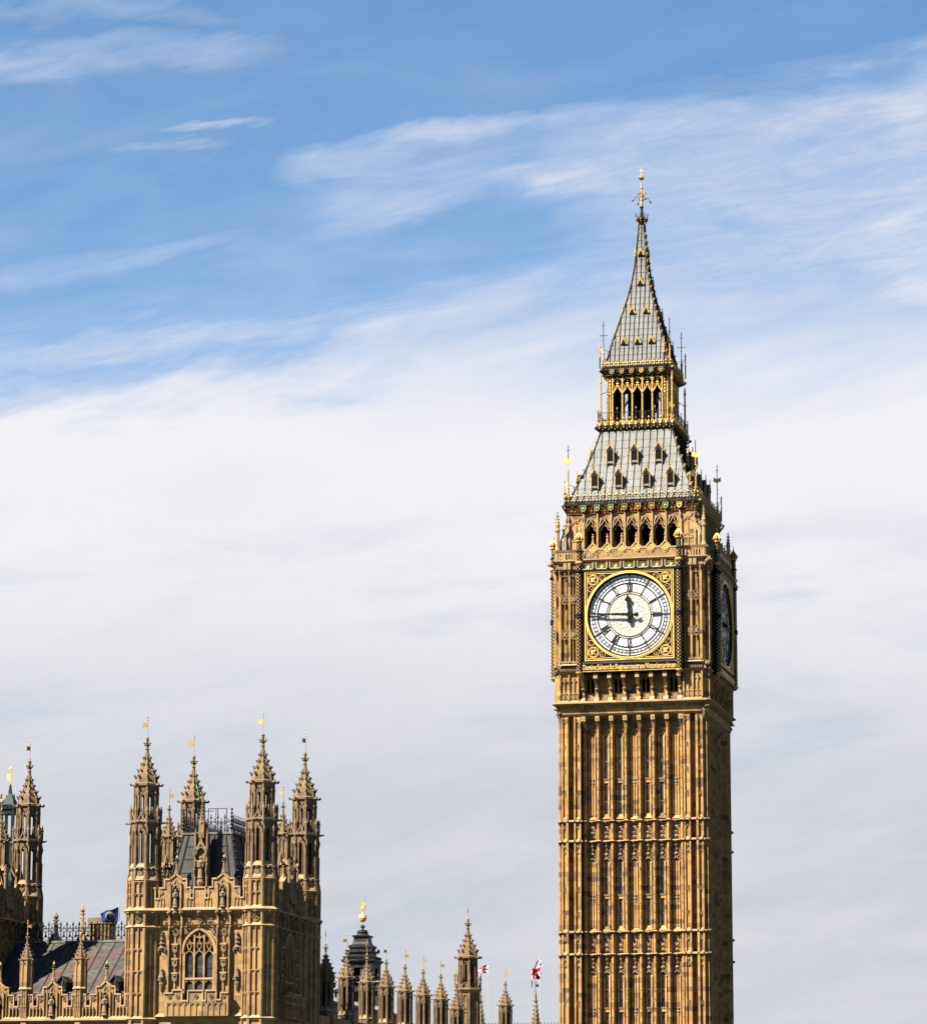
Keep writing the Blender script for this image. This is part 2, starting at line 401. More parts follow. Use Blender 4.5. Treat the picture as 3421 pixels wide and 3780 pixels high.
def spandrel(b, x0, x1, zs, zt, y0, y1, k, a=None, h=None):
    """wall above an arched opening"""
    xc = (x0+x1)/2; a = a or (x1-x0)/2; h = h or (zt-zs)*.85
    ap = arch_pts(xc, a, zs, h)
    half = len(ap)//2
    b.ext([(x0, zs)]+ap[:half+1]+[(xc, zt), (x0, zt)], y0, y1, k)
    b.ext([(xc, zt)]+ap[half:]+[(x1, zs), (x1, zt)], y0, y1, k)
def cusps(b, xc, a, zs, h, y0, y1, k, w_=.05):
    """ogee tracery inside an arch"""
    b.poly(arch_pts(xc, a, zs, h), w_, y0, y1, k)
    b.poly([(xc-a*.95, zs), (xc-a*.45, zs+h*.30), (xc-a*.5, zs+h*.05)], w_*.8, y0, y1, k)
    b.poly([(xc+a*.95, zs), (xc+a*.45, zs+h*.30), (xc+a*.5, zs+h*.05)], w_*.8, y0, y1, k)
    b.poly([(xc-a*.45, zs+h*.30), (xc, zs+h*.62), (xc+a*.45, zs+h*.30)], w_*.8, y0, y1, k)
def quatre(b, xc, zc, r, y0, y1, k, w_=.04):
    for dx, dz in ((.45, 0), (-.45, 0), (0, .45), (0, -.45)):
        b.arc(xc+dx*r, zc+dz*r, r*.5, 0, 2*PI, w_, y0, y1, k, 8)
def chamfer_sq(h, c):
    return [(-h+c, -h), (h-c, -h), (h, -h+c), (h, h-c), (h-c, h), (-h+c, h), (-h, h-c), (-h, -h+c)]
def square(h): return [(-h, -h), (h, -h), (h, h), (-h, h)]
def interp(tab, z):
    for (z0, h0), (z1, h1) in zip(tab, tab[1:]):
        if z0 <= z <= z1: return h0+(h1-h0)*(z-z0)/(z1-z0)
    return tab[0][1] if z < tab[0][0] else tab[-1][1]
# ================================================================== GROUND
def sheet(name, x0, x1, y0, y1, z, k):
    b = MB(); b.add([(x0, y0, z), (x1, y0, z), (x1, y1, z), (x0, y1, z)], [(0, 1, 2, 3)], k)
    o = b.build(name); tag(o, kind='structure'); return o
M['paving'] = plain('grey_paving', (.08, .077, .072), .9, 0, .25, .3)
M['water'] = plain('river_water', (.05, .055, .045), .12, 0, .3, .05, .05)
sheet('ground', -6000, 6000, -6000, 6000, 0, 'paving')
sheet('river', -3000, 3000, -270, -92, .02, 'water')

# ================================================================== CLOCK TOWER
ct = thing('clock_tower', 'tall honey-stone clock tower with white dials, gilded belfry and pointed iron spire', 'clock tower')
BAY = [1.18*i for i in range(-3, 4)]
RIB = [1.18*(i+.5) for i in range(-4, 4)]
TOPS = [45.75, 35.37, 25.98, 16.6, 7.2]           # tops of the storeys
BOT = [37.15, 27.83, 18.5, 9.2, 0.0]
WALL = -5.30
# ---- shaft
b = MB()
H = 6.30; c0 = .30
def pier(b, z0, z1, y, k='stone'):
    """corner pier: an octagonal-cornered solid behind the ribs"""
    q = H-.14
    b.prism([(-q+c0, -q), (-5.42, -q), (-5.42, -5.42), (-q, -5.42), (-q, -q+c0)], z0, z1, k)
    b.box(-5.62, -4.36, -5.62, -4.36, z0, z1, k)
    b.box(-4.94, -4.36, -q, -5.5, z0, z1, k); b.box(-q, -5.5, -4.94, -4.36, z0, z1, k)
    b.box(-5.19, -5.14, -5.75, -5.6, z0, z1, k); b.box(-5.75, -5.6, -5.19, -5.14, z0, z1, k)
pier(b, 0, 46.4, 0)
b.rep(4)
b.prism(square(5.30), 0, 47.0, 'stone')
s = MB()
for (zt, zb) in zip(TOPS, BOT):
    first = zt > 40
    # ribs between bays
    for x in RIB:
        s.prism([(x-.25, WALL), (x-.20, -5.46), (x-.16, -5.46), (x-.075, -5.80), (x-.05, -5.90), (x+.05, -5.90), (x+.075, -5.80), (x+.16, -5.46), (x+.20, -5.46), (x+.25, WALL)], zb, zt, 'stone')
        for q in range(9):                                   # little knobs up the rib
            zq = zb+.8+q*(zt-zb-1.2)/8.6
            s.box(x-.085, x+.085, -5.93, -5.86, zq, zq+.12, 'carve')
    for i, x in enumerate(BAY):
        blank = i in (0, 3, 6)
        hh = zt-(1.55 if first else 1.75)                    # window head
        tz = zb+3.2 if first else zb+2.85                    # transom
        # moulded jambs
        for sx in (-1, 1):
            s.prism([(x+sx*.12, WALL), (x+sx*.12, -5.34), (x+sx*.17, -5.36), (x+sx*.25, -5.50), (x+sx*.29, -5.50), (x+sx*.32, WALL)], zb+.35, hh+.03, 'stone')
        # tracery crown over the window
        top = zt-.15
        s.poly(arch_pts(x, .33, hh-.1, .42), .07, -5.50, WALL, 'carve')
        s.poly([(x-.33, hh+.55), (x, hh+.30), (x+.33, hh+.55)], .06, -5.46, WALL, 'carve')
        if not first:
            for q in range(3):
                zq = hh+.62+q*.36
                s.oct((x, -5.46, zq), .20-.04*q, .18, 'carve', .14)
                s.box(x-.06, x+.06, -5.46, WALL, zq-.2, zq+.2, 'carve')
            for sx in (-1, 1): s.bar((x+sx*.30, hh+.2), (x+sx*.30, top), .06, -5.44, WALL, 'carve')
            s.oct((x, -5.44, hh+1.62), .16, .2, 'carve', .1)
        else:
            for q in range(3): s.oct((x, -5.40, hh+.72+q*.32), .12, .14, 'carve', .08)
            for sx in (-1, 1): s.bar((x+sx*.22, hh+.4), (x+sx*.22, top), .05, -5.40, WALL, 'carve')
        if blank:
            s.box(x-.05, x+.05, -5.42, WALL, zb+.35, hh, 'stone')
            qz = tz-.05
            s.box(x-.28, x+.28, -5.43, WALL, qz-.30, qz+.30, 'carve')
            for dx in (-.14, .14):
                for dz in (-.14, .14): s.disc(x+dx, qz+dz, .10, -5.445, -5.42, 'void', 8)
            s.wedge(x-.36, x+.36, zb, zb+.35, -5.62, -5.32, WALL, 'stone')
        else:
            s.box(x-.30, x+.30, -5.44, WALL, tz-.12, tz+.12, 'stone')
            for q in (-.16, 0, .16): s.box(x+q-.05, x+q+.05, -5.50, -5.44, tz+.12, tz+.26, 'carve')
            s.wedge(x-.38, x+.38, zb+.05, zb+.48, -5.62, -5.36, WALL, 'stone', .14)
    if first:                                               # ribs flare out into square bosses at the top
        for x in RIB:
            s.wedge(x-.13, x+.13, zt-1.15, zt-.35, -5.80, -6.18, WALL, 'stone')
            s.box(x-.17, x+.17, -6.24, WALL, zt-.35, zt+.05, 'pale')
            s.box(x-.09, x+.09, -6.26, -6.24, zt-.26, zt-.04, 'carve')
        for x in BAY:
            s.box(x-.45, x+.45, -5.62, WALL, zt-.12, zt+.2, 'stone'); s.poly(arch_pts(x, .36, zt-.62, .45), .07, -5.60, -5.3, 'carve'); s.oct((x, -5.55, zt-.25), .14, .14, 'carve')
    # corner pier panels
    for sx in (-1, 1):
        for xr, wr, yr in ((5.93, .06, -6.30), (5.50, .09, -6.38), (4.86, .06, -6.34), (4.42, .06, -6.30)):
            s.box(sx*xr-wr, sx*xr+wr, yr, -6.16, zb, zt, 'stone')
        for xa, xb in ((5.59, 5.87), (4.48, 4.80)):
            a_, b_ = min(sx*xa, sx*xb), max(sx*xa, sx*xb)
            if b_-a_ < .2: continue
            s.wedge(a_, b_, zb, zb+.22, -6.28, -6.18, -6.15, 'pale')
            for zq in ([zb+2.1, zb+4.1, zb+6.15] if first else [zt-1.95-q*2.05 for q in range(1, 4)]):
                s.wedge(a_+.0, b_-.0, zq-.10, zq+.12, -6.22, -6.32, -6.15, 'carve')
                s.oct(((a_+b_)/2, -6.28, zq-.16), .07, .12, 'carve')
            s.poly(arch_pts((a_+b_)/2, (b_-a_)/2, zt-.75, .4), .05, -6.25, -6.15, 'carve')
            if not first:
                s.oct(((a_+b_)/2, -6.2, zt-.5), .12, .22, 'carve', .1); s.oct(((a_+b_)/2, -6.2, zt-1.0), .09, .16, 'carve', .08)
    # carved belt below the storey
    if zb > 1:
        zs0 = {37.15: 35.37, 27.83: 25.98, 18.5: 16.6, 9.2: 7.2}[zb]
        for x in RIB:
            s.prism([(x-.25, WALL), (x-.075, -5.80), (x-.05, -5.90), (x+.05, -5.90), (x+.075, -5.80), (x+.25, WALL)], zs0, zb, 'stone')
        for x in BAY:
            for q in range(4):
                zq = zs0+.35+q*.38
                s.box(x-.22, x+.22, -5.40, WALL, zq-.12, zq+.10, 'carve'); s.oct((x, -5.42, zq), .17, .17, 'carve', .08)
            for sx in (-1, 1):
                s.box(x+sx*.30-.04, x+sx*.30+.04, -5.46, WALL, zs0+.1, zb, 'stone')
                s.oct((x+sx*.12, -5.42, zs0+.95), .08, .5, 'carve', .06)
        for sx in (-1, 1):
            for xr, wr, yr in ((5.93, .06, -6.30), (5.50, .09, -6.38), (4.86, .06, -6.34), (4.42, .06, -6.30)):
                s.box(sx*xr-wr, sx*xr+wr, yr, -6.16, zs0, zb, 'stone')
            for xm, wd in ((5.72, .3), (4.65, .3)):
                s.poly([(sx*xm-wd/2, zb-.9), (sx*xm, zb-.55), (sx*xm+wd/2, zb-.9)], .05, -6.26, -6.15, 'carve')
                s.oct((sx*xm, -6.2, zb-.32), .10, .2, 'carve', .1); s.wedge(sx*xm-wd/2, sx*xm+wd/2, zs0, zs0+.2, -6.28, -6.18, -6.15, 'pale')
s.rep(4)
b.v_off = len(b.v)
o = len(b.v)
for k in s.mats: b.mi(k)
remap = [b.mats.index(k) for k in s.mats]
b.v += s.v; b.f += [tuple(i+o for i in f) for f in s.f]; b.m += [remap[i] for i in s.m]
b.build('shaft', ct)
# ---- windows: slit lights, one window per bay and storey
first_w = None
for si, (zt, zb) in enumerate(zip(TOPS[:4], BOT[:4])):
    first = zt > 40; hh = zt-(1.55 if first else 1.75); tz = zb+(3.2 if first else 2.85)
    mb = MB()
    mb.box(-.12, .12, -5.345, WALL+.02, zb+.5, tz-.12, 'glass')
    mb.ext([(-.12, tz+.12), (.12, tz+.12)]+list(reversed(arch_pts(0, .12, hh-.2, .22))), -5.345, WALL+.02, 'glass')
    for q in range(2):
        zq = (zb+1.5, tz+1.7)[q]
        if zq < hh-.3: mb.box(-.12, .12, -5.355, -5.345, zq, zq+.03, 'pale')
    base = mb.mesh('window')
    for rz in range(4):
        a = rz*PI/2
        for i in (1, 2, 4, 5):
            o = bpy.data.objects.new('window', base); C.objects.link(o); o.parent = ct
            o.rotation_euler.z = a; o.location = (BAY[i]*math.cos(a), BAY[i]*math.sin(a), 0)
# ---- string courses
def course(zc, hpr=.18):
    s = MB()
    for x in BAY: s.wedge(x-.46, x+.46, zc-.10, zc-.03, -5.66, -5.72, -5.2, 'pale'); s.wedge(x-.46, x+.46, zc-.03, zc+.07, -5.70, -5.44, -5.2, 'pale'); s.oct((x, -5.74, zc-.1), .11, .12, 'carve')
    for x in RIB: s.wedge(x-.19, x+.19, zc-.10, zc-.03, -6.0, -6.06, -5.2, 'pale'); s.wedge(x-.19, x+.19, zc-.03, zc+.05, -6.05, -5.88, -5.2, 'pale')
    q = H-.12
    out = q+.25
    PO = [(-out+c0, -out), (-4.22, -out), (-4.22, -4.22), (-out, -4.22), (-out, -out+c0)]
    s.prism(PO, zc-.11, zc-.02, 'pale'); s.prism(PO, zc-.02, zc+.07, 'pale', [(-q+c0, -q), (-4.3, -q), (-4.3, -4.3), (-q, -4.3), (-q, -q+c0)])
    for x in (-5.94, -5.47, -4.88, -4.42):
        s.oct((x, -out, zc), .10, .11, 'carve'); s.oct((-out, x, zc), .10, .11, 'carve')
    s.rep(4); s.build('string_course', ct)
for zc in (37.05, 35.37, 27.83, 25.98, 18.5, 16.6, 9.2, 7.2): course(zc)
# ---- corbelled storey under the dials
s = MB()
s.prism(chamfer_sq(6.22, .3), 45.85, 46.0, 'pale', chamfer_sq(6.34, .3))
s.prism(chamfer_sq(6.25, .3), 46.0, 46.62, 'stone', chamfer_sq(6.38, .3))
s.prism(chamfer_sq(6.40, .3), 46.62, 46.84, 'stone', chamfer_sq(6.68, .3))
s.prism(chamfer_sq(6.78, .3), 46.84, 46.92, 'pale'); s.prism(chamfer_sq(6.78, .3), 46.92, 47.06, 'stone', chamfer_sq(6.5, .3))
s.prism(chamfer_sq(5.85, .1), 46.95, 49.4, 'stone')
t_ = MB()
q = 6.42
t_.prism([(-q+c0, -q), (-4.42, -q), (-4.42, -4.42), (-q, -4.42), (-q, -q+c0)], 46.95, 49.35, 'stone')
for x in [-5.9+.55*i for i in range(22)]:
    t_.oct((x+.1, -6.42, 46.55), .17, .19, 'carve')
for x in RIB:                                               # brackets carrying the dial bay
    t_.box(x-.13, x+.13, -6.28, -5.8, 47.0, 48.0, 'stone'); t_.wedge(x-.13, x+.13, 48.0, 48.9, -6.28, -6.85, -5.8, 'stone')
    t_.box(x-.17, x+.17, -6.92, -5.8, 48.9, 49.4, 'pale')
    t_.wedge(x-.2, x+.2, 47.0, 47.35, -6.62, -6.3, -5.8, 'pale'); t_.oct((x, -6.38, 48.05), .17, .17, 'carve')
    t_.wedge(x-.2, x+.2, 46.5, 46.95, -6.5, -6.74, -6.3, 'carve')
for i, x in enumerate(BAY):
    t_.box(x-.42, x+.42, -5.98, -5.84, 47.0, 47.75, 'stone')
    for dx in (-.21, .21): t_.box(x+dx-.15, x+dx+.15, -6.02, -5.98, 47.2, 47.62, 'carve')
    spandrel(t_, x-.45, x+.45, 48.75, 49.3, -6.05, -5.84, 'carve', .36, .4)
    t_.box(x-.035, x+.035, -5.95, -5.84, 47.75, 49.0, 'stone')
    if i % 2 == 0:
        for dx in (-.19, .19): t_.ext([(x+dx-.13, 47.8), (x+dx+.13, 47.8)]+list(reversed(arch_pts(x+dx, .13, 48.65, .3))), -5.88, -5.84, 'void')
for sx in (-1, 1):                                          # blind arcades on the corner piers
    for xm in (4.85, 5.65):
        x = sx*xm
        for dx in (-.36, 0, .36): t_.box(x+dx-.04, x+dx+.04, -6.55, -6.4, 47.0, 49.1, 'stone')
        for dx in (-.18, .18):
            t_.poly(arch_pts(x+dx, .15, 48.55, .25), .05, -6.52, -6.4, 'carve')
            t_.box(x+dx-.12, x+dx+.12, -6.48, -6.4, 47.25, 47.6, 'carve'); t_.box(x+dx-.17, x+dx+.17, -6.5, -6.4, 47.7, 47.78, 'pale')
    for xm in (6.03, 5.27, 4.48): t_.box(sx*xm-.06, sx*xm+.06, -6.60, -6.4, 46.95, 49.3, 'stone')
    t_.wedge(min(sx*4.4, sx*6.1), max(sx*4.4, sx*6.1), 46.95, 47.15, -6.68, -6.5, -6.4, 'pale')
t_.rep(4)
def merge(a, b_):
    o = len(a.v); mp = [a.mi(k) for k in b_.mats]
    a.v += b_.v; a.f += [tuple(i+o for i in f) for f in b_.f]; a.m += [mp[i] for i in b_.m]
merge(s, t_); s.build('corbelled_storey', ct)
# ---- dial storey body
s = MB()
s.prism(chamfer_sq(6.15, .3), 49.35, 58.9, 'stone')
t_ = MB()
q = 6.28
t_.prism([(-q+c0, -q), (-4.5, -q), (-4.5, -4.5), (-q, -4.5), (-q, -q+c0)], 49.3, 58.9, 'stone')
for sx in (-1, 1):
    t_.wedge(min(sx*4.5, sx*6.2), max(sx*4.5, sx*6.2), 49.35, 49.55, -6.50, -6.74, -6.4, 'pale')
    t_.wedge(min(sx*4.5, sx*6.2), max(sx*4.5, sx*6.2), 50.1, 50.3, -6.74, -6.50, -6.4, 'pale')
    for i in range(9):
        t_.box(sx*(4.65+i*.17)-.04, sx*(4.65+i*.17)+.04, -6.55, -6.44, 49.62, 50.03, 'carve')
        t_.box(sx*(4.65+i*.17)-.05, sx*(4.65+i*.17)+.05, -6.62, -6.46, 50.3, 50.48, 'pale')
    for xm, wd, yy in ((6.02, .10, -6.66), (5.20, .09, -6.66), (4.62, .06, -6.56), (5.61, .035, -6.58), (4.90, .03, -6.58)):
        t_.box(sx*xm-wd, sx*xm+wd, yy, -6.44, 50.3, 58.2, 'stone')
        if wd > .08: t_.oct((sx*xm, -6.68, 58.1), .10, .35, 'carve')
    for xm, wd in ((5.61, .30), (4.90, .21)):
        x = sx*xm
        t_.poly(arch_pts(x-wd/2, wd/2, 57.5, .3), .05, -6.58, -6.44, 'carve'); t_.poly(arch_pts(x+wd/2, wd/2, 57.5, .3), .05, -6.58, -6.44, 'carve')
        for zq in (52.75, 55.75):
            t_.poly([(x-wd, zq), (x, zq+.5), (x+wd, zq), (x, zq-.5), (x-wd, zq)], .055, -6.64, -6.44, 'carve')
            t_.poly([(x-wd, zq+.5), (x-.05, zq), (x-wd, zq-.5)], .045, -6.60, -6.44, 'carve'); t_.poly([(x+wd, zq+.5), (x+.05, zq), (x+wd, zq-.5)], .045, -6.60, -6.44, 'carve')
            t_.box(x-.12, x+.12, -6.66, -6.44, zq-.17, zq+.17, 'carve')
    # frieze above the pier, with square blocks
    t_.wedge(min(sx*4.5, sx*6.2), max(sx*4.5, sx*6.2), 58.15, 58.3, -6.54, -6.76, -6.4, 'pale')
    t_.box(min(sx*4.5, sx*6.2), max(sx*4.5, sx*6.2), -6.60, -6.4, 58.3, 58.75, 'carve')
    for xm in (5.2, 5.55): t_.box(sx*xm-.13, sx*xm+.13, -6.80, -6.5, 58.3, 58.85, 'pale')
    t_.wedge(min(sx*4.5, sx*6.25), max(sx*4.5, sx*6.25), 58.75, 58.95, -6.60, -6.86, -6.4, 'pale')
t_.rep(4); merge(s, t_)
s.prism(chamfer_sq(6.66, .3), 58.90, 59.02, 'pale', chamfer_sq(6.74, .3))
s.build('dial_storey', ct)

# ---- the four clock faces
ZD = 54.18; YF = -7.12
f = MB()
# projecting black-framed bay with a round hole: built as strips and corner plates
f.box(-4.5, 4.5, -6.9, -6.1, 49.5, 50.28, 'black')
f.box(-4.5, 4.5, -6.95, -6.1, 58.0, 58.2, 'black')
f.box(-4.5, -3.86, -7.0, -6.1, 50.28, 58.0, 'black'); f.box(3.86, 4.5, -7.0, -6.1, 50.28, 58.0, 'black')
f.box(-3.86, 3.86, -6.74, -6.1, 50.28, 50.36, 'black')
n = 64
RH = 3.48
def sqp(a, h=3.86):
    sn, cs = math.sin(a), math.cos(a); m = max(abs(sn), abs(cs)); return (h*sn/m, ZD+h*cs/m)
vs_ = []; 
for i in range(n):
    a = 2*PI*i/n; p = sqp(a)
    vs_ += [(p[0], -6.98, p[1]), (RH*math.sin(a), -6.98, ZD+RH*math.cos(a)), (RH*math.sin(a), -6.70, ZD+RH*math.cos(a))]
fs = []
for i in range(n):
    o = 3*i; p_ = 3*((i+1) % n)
    fs += [(o, p_, p_+1, o+1), (o+1, p_+1, p_+2, o+2)]
f.add(vs_, fs, 'black')
f.wedge(-4.5, 4.5, 50.10, 50.36, -7.16, -6.98, -6.1, 'iron')        # sloping sill
f.box(-4.5, 4.5, -7.12, -6.1, 58.0, 58.14, 'black')
frame_mesh = f.mesh('clock_face')
g = MB()                                                     # gilded square and ring
for y0, y1, h, wd in ((-7.06, -6.95, 3.76, .042), (-7.03, -6.95, 3.60, .022)):
    for sx in (-1, 1):
        g.box(sx*h-wd, sx*h+wd, y0, y1, ZD-h-wd, ZD+h+wd, 'gold'); g.box(-h+wd, h-wd, y0, y1, ZD+sx*h-wd, ZD+sx*h+wd, 'gold')
g.disc(0, ZD, 3.77, -7.08, -6.9, 'gold', 96, 3.70); g.disc(0, ZD, 3.67, -7.12, -6.9, 'gold', 96, 3.57)
ring_mesh = g.mesh('gilded_ring')
span_meshes = []                                             # spandrel ornaments
for sx in (-1, 1):
    for sz in (-1, 1):
        g = MB(); x, z = sx*3.08, ZD+sz*3.08
        g.disc(x, z, .46, -7.03, -6.95, 'gold', 24, .41); quatre(g, x, z, .40, -7.02, -6.95, 'gold', .03)
        g.oct((x-.06, -7.04, z), .16, .2, 'gold', .08); g.oct((x+.1, -7.04, z+.06), .12, .2, 'gold', .08); g.oct((x, -7.04, z-.14), .2, .1, 'gold', .08)
        g.disc(x-sx*.78, z+sz*.18, .26, -7.02, -6.95, 'gold', 16, .23); g.disc(x+sx*.18, z-sz*.78, .26, -7.02, -6.95, 'gold', 16, .23)
        for k_ in range(4):
            g.oct((x-sx*.78+random.uniform(-.15, .15), -7.0, z+sz*.18+random.uniform(-.15, .15)), .04, .05, 'gold')
            g.oct((x+sx*.18+random.uniform(-.15, .15), -7.0, z-sz*.78+random.uniform(-.15, .15)), .04, .05, 'gold')
        span_meshes.append(g.mesh('spandrel_ornament'))
YD = -6.84
g = MB(); g.disc(0, ZD, 3.50, YD, YD+.1, 'dial', 96, 1.93); g.ext([(1.95*math.sin(2*PI*i/64), ZD+1.95*math.cos(2*PI*i/64)) for i in range(64)], YD, YD+.1, 'dialc')
glass_mesh = g.mesh('dial_glass')
g = MB(); y0, y1 = YD-.03, YD
def ringd(r, w_): g.disc(0, ZD, r+w_/2, y0, y1, 'dbar', 96, r-w_/2)
for r, w_ in ((3.22, .055), (2.98, .055), (2.74, .10), (1.985, .045), (1.83, .06), (3.45, .07)): ringd(r, w_)
for i in range(60):
    a = 2*PI*i/60; sn, cs = math.sin(a), math.cos(a)
    if i % 5 == 0:
        g.bar((2.69*sn, ZD+2.69*cs), (3.46*sn, ZD+3.46*cs), .10, y0-.02, y1, 'dbar')
        g.bar((1.80*sn, ZD+1.80*cs), (2.05*sn, ZD+2.05*cs), .06, y0, y1, 'dbar')
        for d in (-1, 1):
            a2 = a+d*.055
            g.oct((3.10*math.sin(a2), y0, ZD+3.10*math.cos(a2)), .06, .06, 'dbar', .02)
    else:
        g.bar((2.94*sn, ZD+2.94*cs), (3.27*sn, ZD+3.27*cs), .055, y0, y1, 'dbar')
    g.bar((3.22*sn, ZD+3.22*cs), (3.48*sn, ZD+3.48*cs), .012, y0+.015, y1, 'dbar')
    g.bar((1.99*sn, ZD+1.99*cs), (2.72*sn, ZD+2.72*cs), .009, y0+.015, y1, 'dbar')
ROM = ['XII', 'I', 'II', 'III', 'IV', 'V', 'VI', 'VII', 'VIII', 'IX', 'X', 'XI']
for h_, txt in enumerate(ROM):
    a = 2*PI*h_/12; sn, cs = math.sin(a), math.cos(a)
    adv = {'I': .125, 'V': .27, 'X': .27}
    W_ = sum(adv[c] for c in txt); u = -W_/2
    def pt(u_, v_):                                          # u across, v outward
        r = 2.34+v_
        return (r*sn+u_*cs, ZD+r*cs-u_*sn)
    for c in txt:
        m_ = u+adv[c]/2
        if c == 'I': g.bar(pt(m_, -.31), pt(m_, .31), .075, y0-.01, y1, 'dbar')
        elif c == 'V':
            g.bar(pt(m_-.10, .31), pt(m_, -.31), .075, y0-.01, y1, 'dbar'); g.bar(pt(m_+.10, .31), pt(m_, -.31), .04, y0-.01, y1, 'dbar')
        else:
            g.bar(pt(m_-.10, .31), pt(m_+.10, -.31), .075, y0-.01, y1, 'dbar'); g.bar(pt(m_+.10, .31), pt(m_-.10, -.31), .04, y0-.01, y1, 'dbar')
        u += adv[c]
    g.bar(pt(-W_/2, .31), pt(W_/2, .31), .03, y0, y1, 'dbar'); g.bar(pt(-W_/2, -.31), pt(W_/2, -.31), .03, y0, y1, 'dbar')
bars_mesh = g.mesh('dial_numerals')
g = MB(); y0, y1 = YD-.02, YD
K = 12
for i in range(K):                                           # petal lattice in the middle
    a = 2*PI*i/K; h2 = PI/K
    def pp(r, an): return (r*math.sin(an), ZD+r*math.cos(an))
    L = [(pp(.28, a), pp(.55, a)), (pp(.55, a), pp(.75, a+h2)), (pp(.55, a), pp(.75, a-h2)), (pp(.75, a+h2), pp(1.02, a+h2)),
         (pp(1.02, a+h2), pp(1.22, a)), (pp(1.02, a-h2), pp(1.22, a)), (pp(1.22, a), pp(1.48, a)), (pp(1.48, a), pp(1.83, a+h2*.5)), (pp(1.48, a), pp(1.83, a-h2*.5)),
         (pp(1.02, a+h2), pp(1.42, a+h2*.62)), (pp(1.02, a+h2), pp(1.42, a+h2*1.38)), (pp(1.42, a+h2*.62), pp(1.83, a+h2)), (pp(1.42, a+h2*1.38), pp(1.83, a+h2)), (pp(1.42, a+h2*.62), pp(1.22, a)), (pp(1.42, a-h2*.62), pp(1.22, a))]
    for p, q in L: g.bar(p, q, .016, y0, y1, 'dgold')
g.disc(0, ZD, .30, y0, y1, 'dgold', 16, .275); g.disc(0, ZD, 1.79, y0, y1, 'dgold', 64, 1.76)
lat_mesh = g.mesh('dial_lattice')
# hands lie in front of the glass
g = MB(); y0, y1 = YD-.26, YD-.21
g.M = Matrix.Translation((0, 0, ZD)) @ Matrix.Rotation(-R(4), 4, 'Y')
g.ext([(-.075, 0), (-.09, .55), (-.15, .70), (-.10, .78), (-.14, .90), (-.09, 1.0), (-.12, 1.10), (-.26, 1.22), (-.29, 1.32), (-.24, 1.42), (-.13, 1.50), (-.10, 1.58), (-.03, 1.74), (0, 1.78),
       (.03, 1.74), (.10, 1.58), (.13, 1.50), (.24, 1.42), (.29, 1.32), (.26, 1.22), (.12, 1.10), (.09, 1.0), (.14, .90), (.10, .78), (.15, .70), (.09, .55), (.075, 0)], y0, y1, 'black')
g.ext([(.075, 0), (.09, -.30), (.20, -.42), (.22, -.55), (.14, -.68), (0, -.76), (-.14, -.68), (-.22, -.55), (-.20, -.42), (-.09, -.30), (-.075, 0)], y0, y1, 'black')
hour_mesh = g.mesh('hour_hand')
g = MB(); g.M = Matrix.Translation((0, 0, ZD)) @ Matrix.Rotation(R(-87.0), 4, 'Y')
y0, y1 = YD-.34, YD-.29
g.ext([(-.125, 0), (-.10, .9), (-.065, 2.2), (-.04, 3.3), (0, 3.46), (.04, 3.3), (.065, 2.2), (.10, .9), (.125, 0)], y0, y1, 'black')
g.ext([(.11, 0), (.08, -.38), (.16, -.58), (.24, -.72), (.13, -.74), (0, -.90), (-.13, -.74), (-.24, -.72), (-.16, -.58), (-.08, -.38), (-.11, 0)], y0, y1, 'black')
g.M = Matrix.Identity(4)
g.disc(0, ZD, .24, YD-.38, YD, 'black', 20)
min_mesh = g.mesh('minute_hand')
for rz in range(4):
    fo = bpy.data.objects.new('clock_face', frame_mesh); C.objects.link(fo); fo.parent = ct; fo.rotation_euler.z = rz*PI/2
    for nm, me in (('gilded_ring', ring_mesh), *[('spandrel_ornament', q_) for q_ in span_meshes], ('dial_glass', glass_mesh), ('dial_numerals', bars_mesh), ('dial_lattice', lat_mesh), ('hour_hand', hour_mesh), ('minute_hand', min_mesh)):
        so_ = bpy.data.objects.new(nm, me); C.objects.link(so_); so_.parent = fo
# ---- inscription
cu = bpy.data.curves.new('inscription', 'FONT'); cu.body = 'DOMINE:SALVAM:FAC:REGINAM:NOSTRAM:VICTORIAM:PRIMAM'.replace('DOMINE', 'Domine').replace('SALVAM', 'Salvam').replace('FAC', 'fac').replace('REGINAM', 'Reginam').replace('NOSTRAM', 'nostram').replace('VICTORIAM', 'Victoriam').replace('PRIMAM', 'primam')
cu.size = .66; cu.extrude = .01; cu.offset = .006; cu.align_x = 'CENTER'; cu.resolution_u = 2
to = bpy.data.objects.new('tmp', cu); C.objects.link(to); bpy.context.view_layer.update()
me = bpy.data.meshes.new_from_object(to.evaluated_get(bpy.context.evaluated_depsgraph_get())); bpy.data.objects.remove(to)
xs = [v.co.x for v in me.vertices]; sc_ = 7.9/(max(xs)-min(xs)); mid_ = (max(xs)+min(xs))/2
for v in me.vertices: v.co = Vector(((v.co.x-mid_)*sc_, -7.115+v.co.z, 49.60+v.co.y*.98))
me.materials.clear(); me.materials.append(M['gold'])
band = MB(); band.box(-4.1, 4.1, -7.10, -6.88, 49.50, 50.1, 'black'); band.box(-4.02, 4.02, -7.13, -6.88, 49.43, 49.5, 'goldp'); band.box(-4.5, 4.5, -6.94, -6.3, 49.3, 49.42, 'black')
bm_ = band.mesh('inscription_band')
for rz in range(4):
    bo = bpy.data.objects.new('inscription_band', bm_); C.objects.link(bo); bo.parent = ct; bo.rotation_euler.z = rz*PI/2
    lo = bpy.data.objects.new('lettering', me); C.objects.link(lo); lo.parent = bo
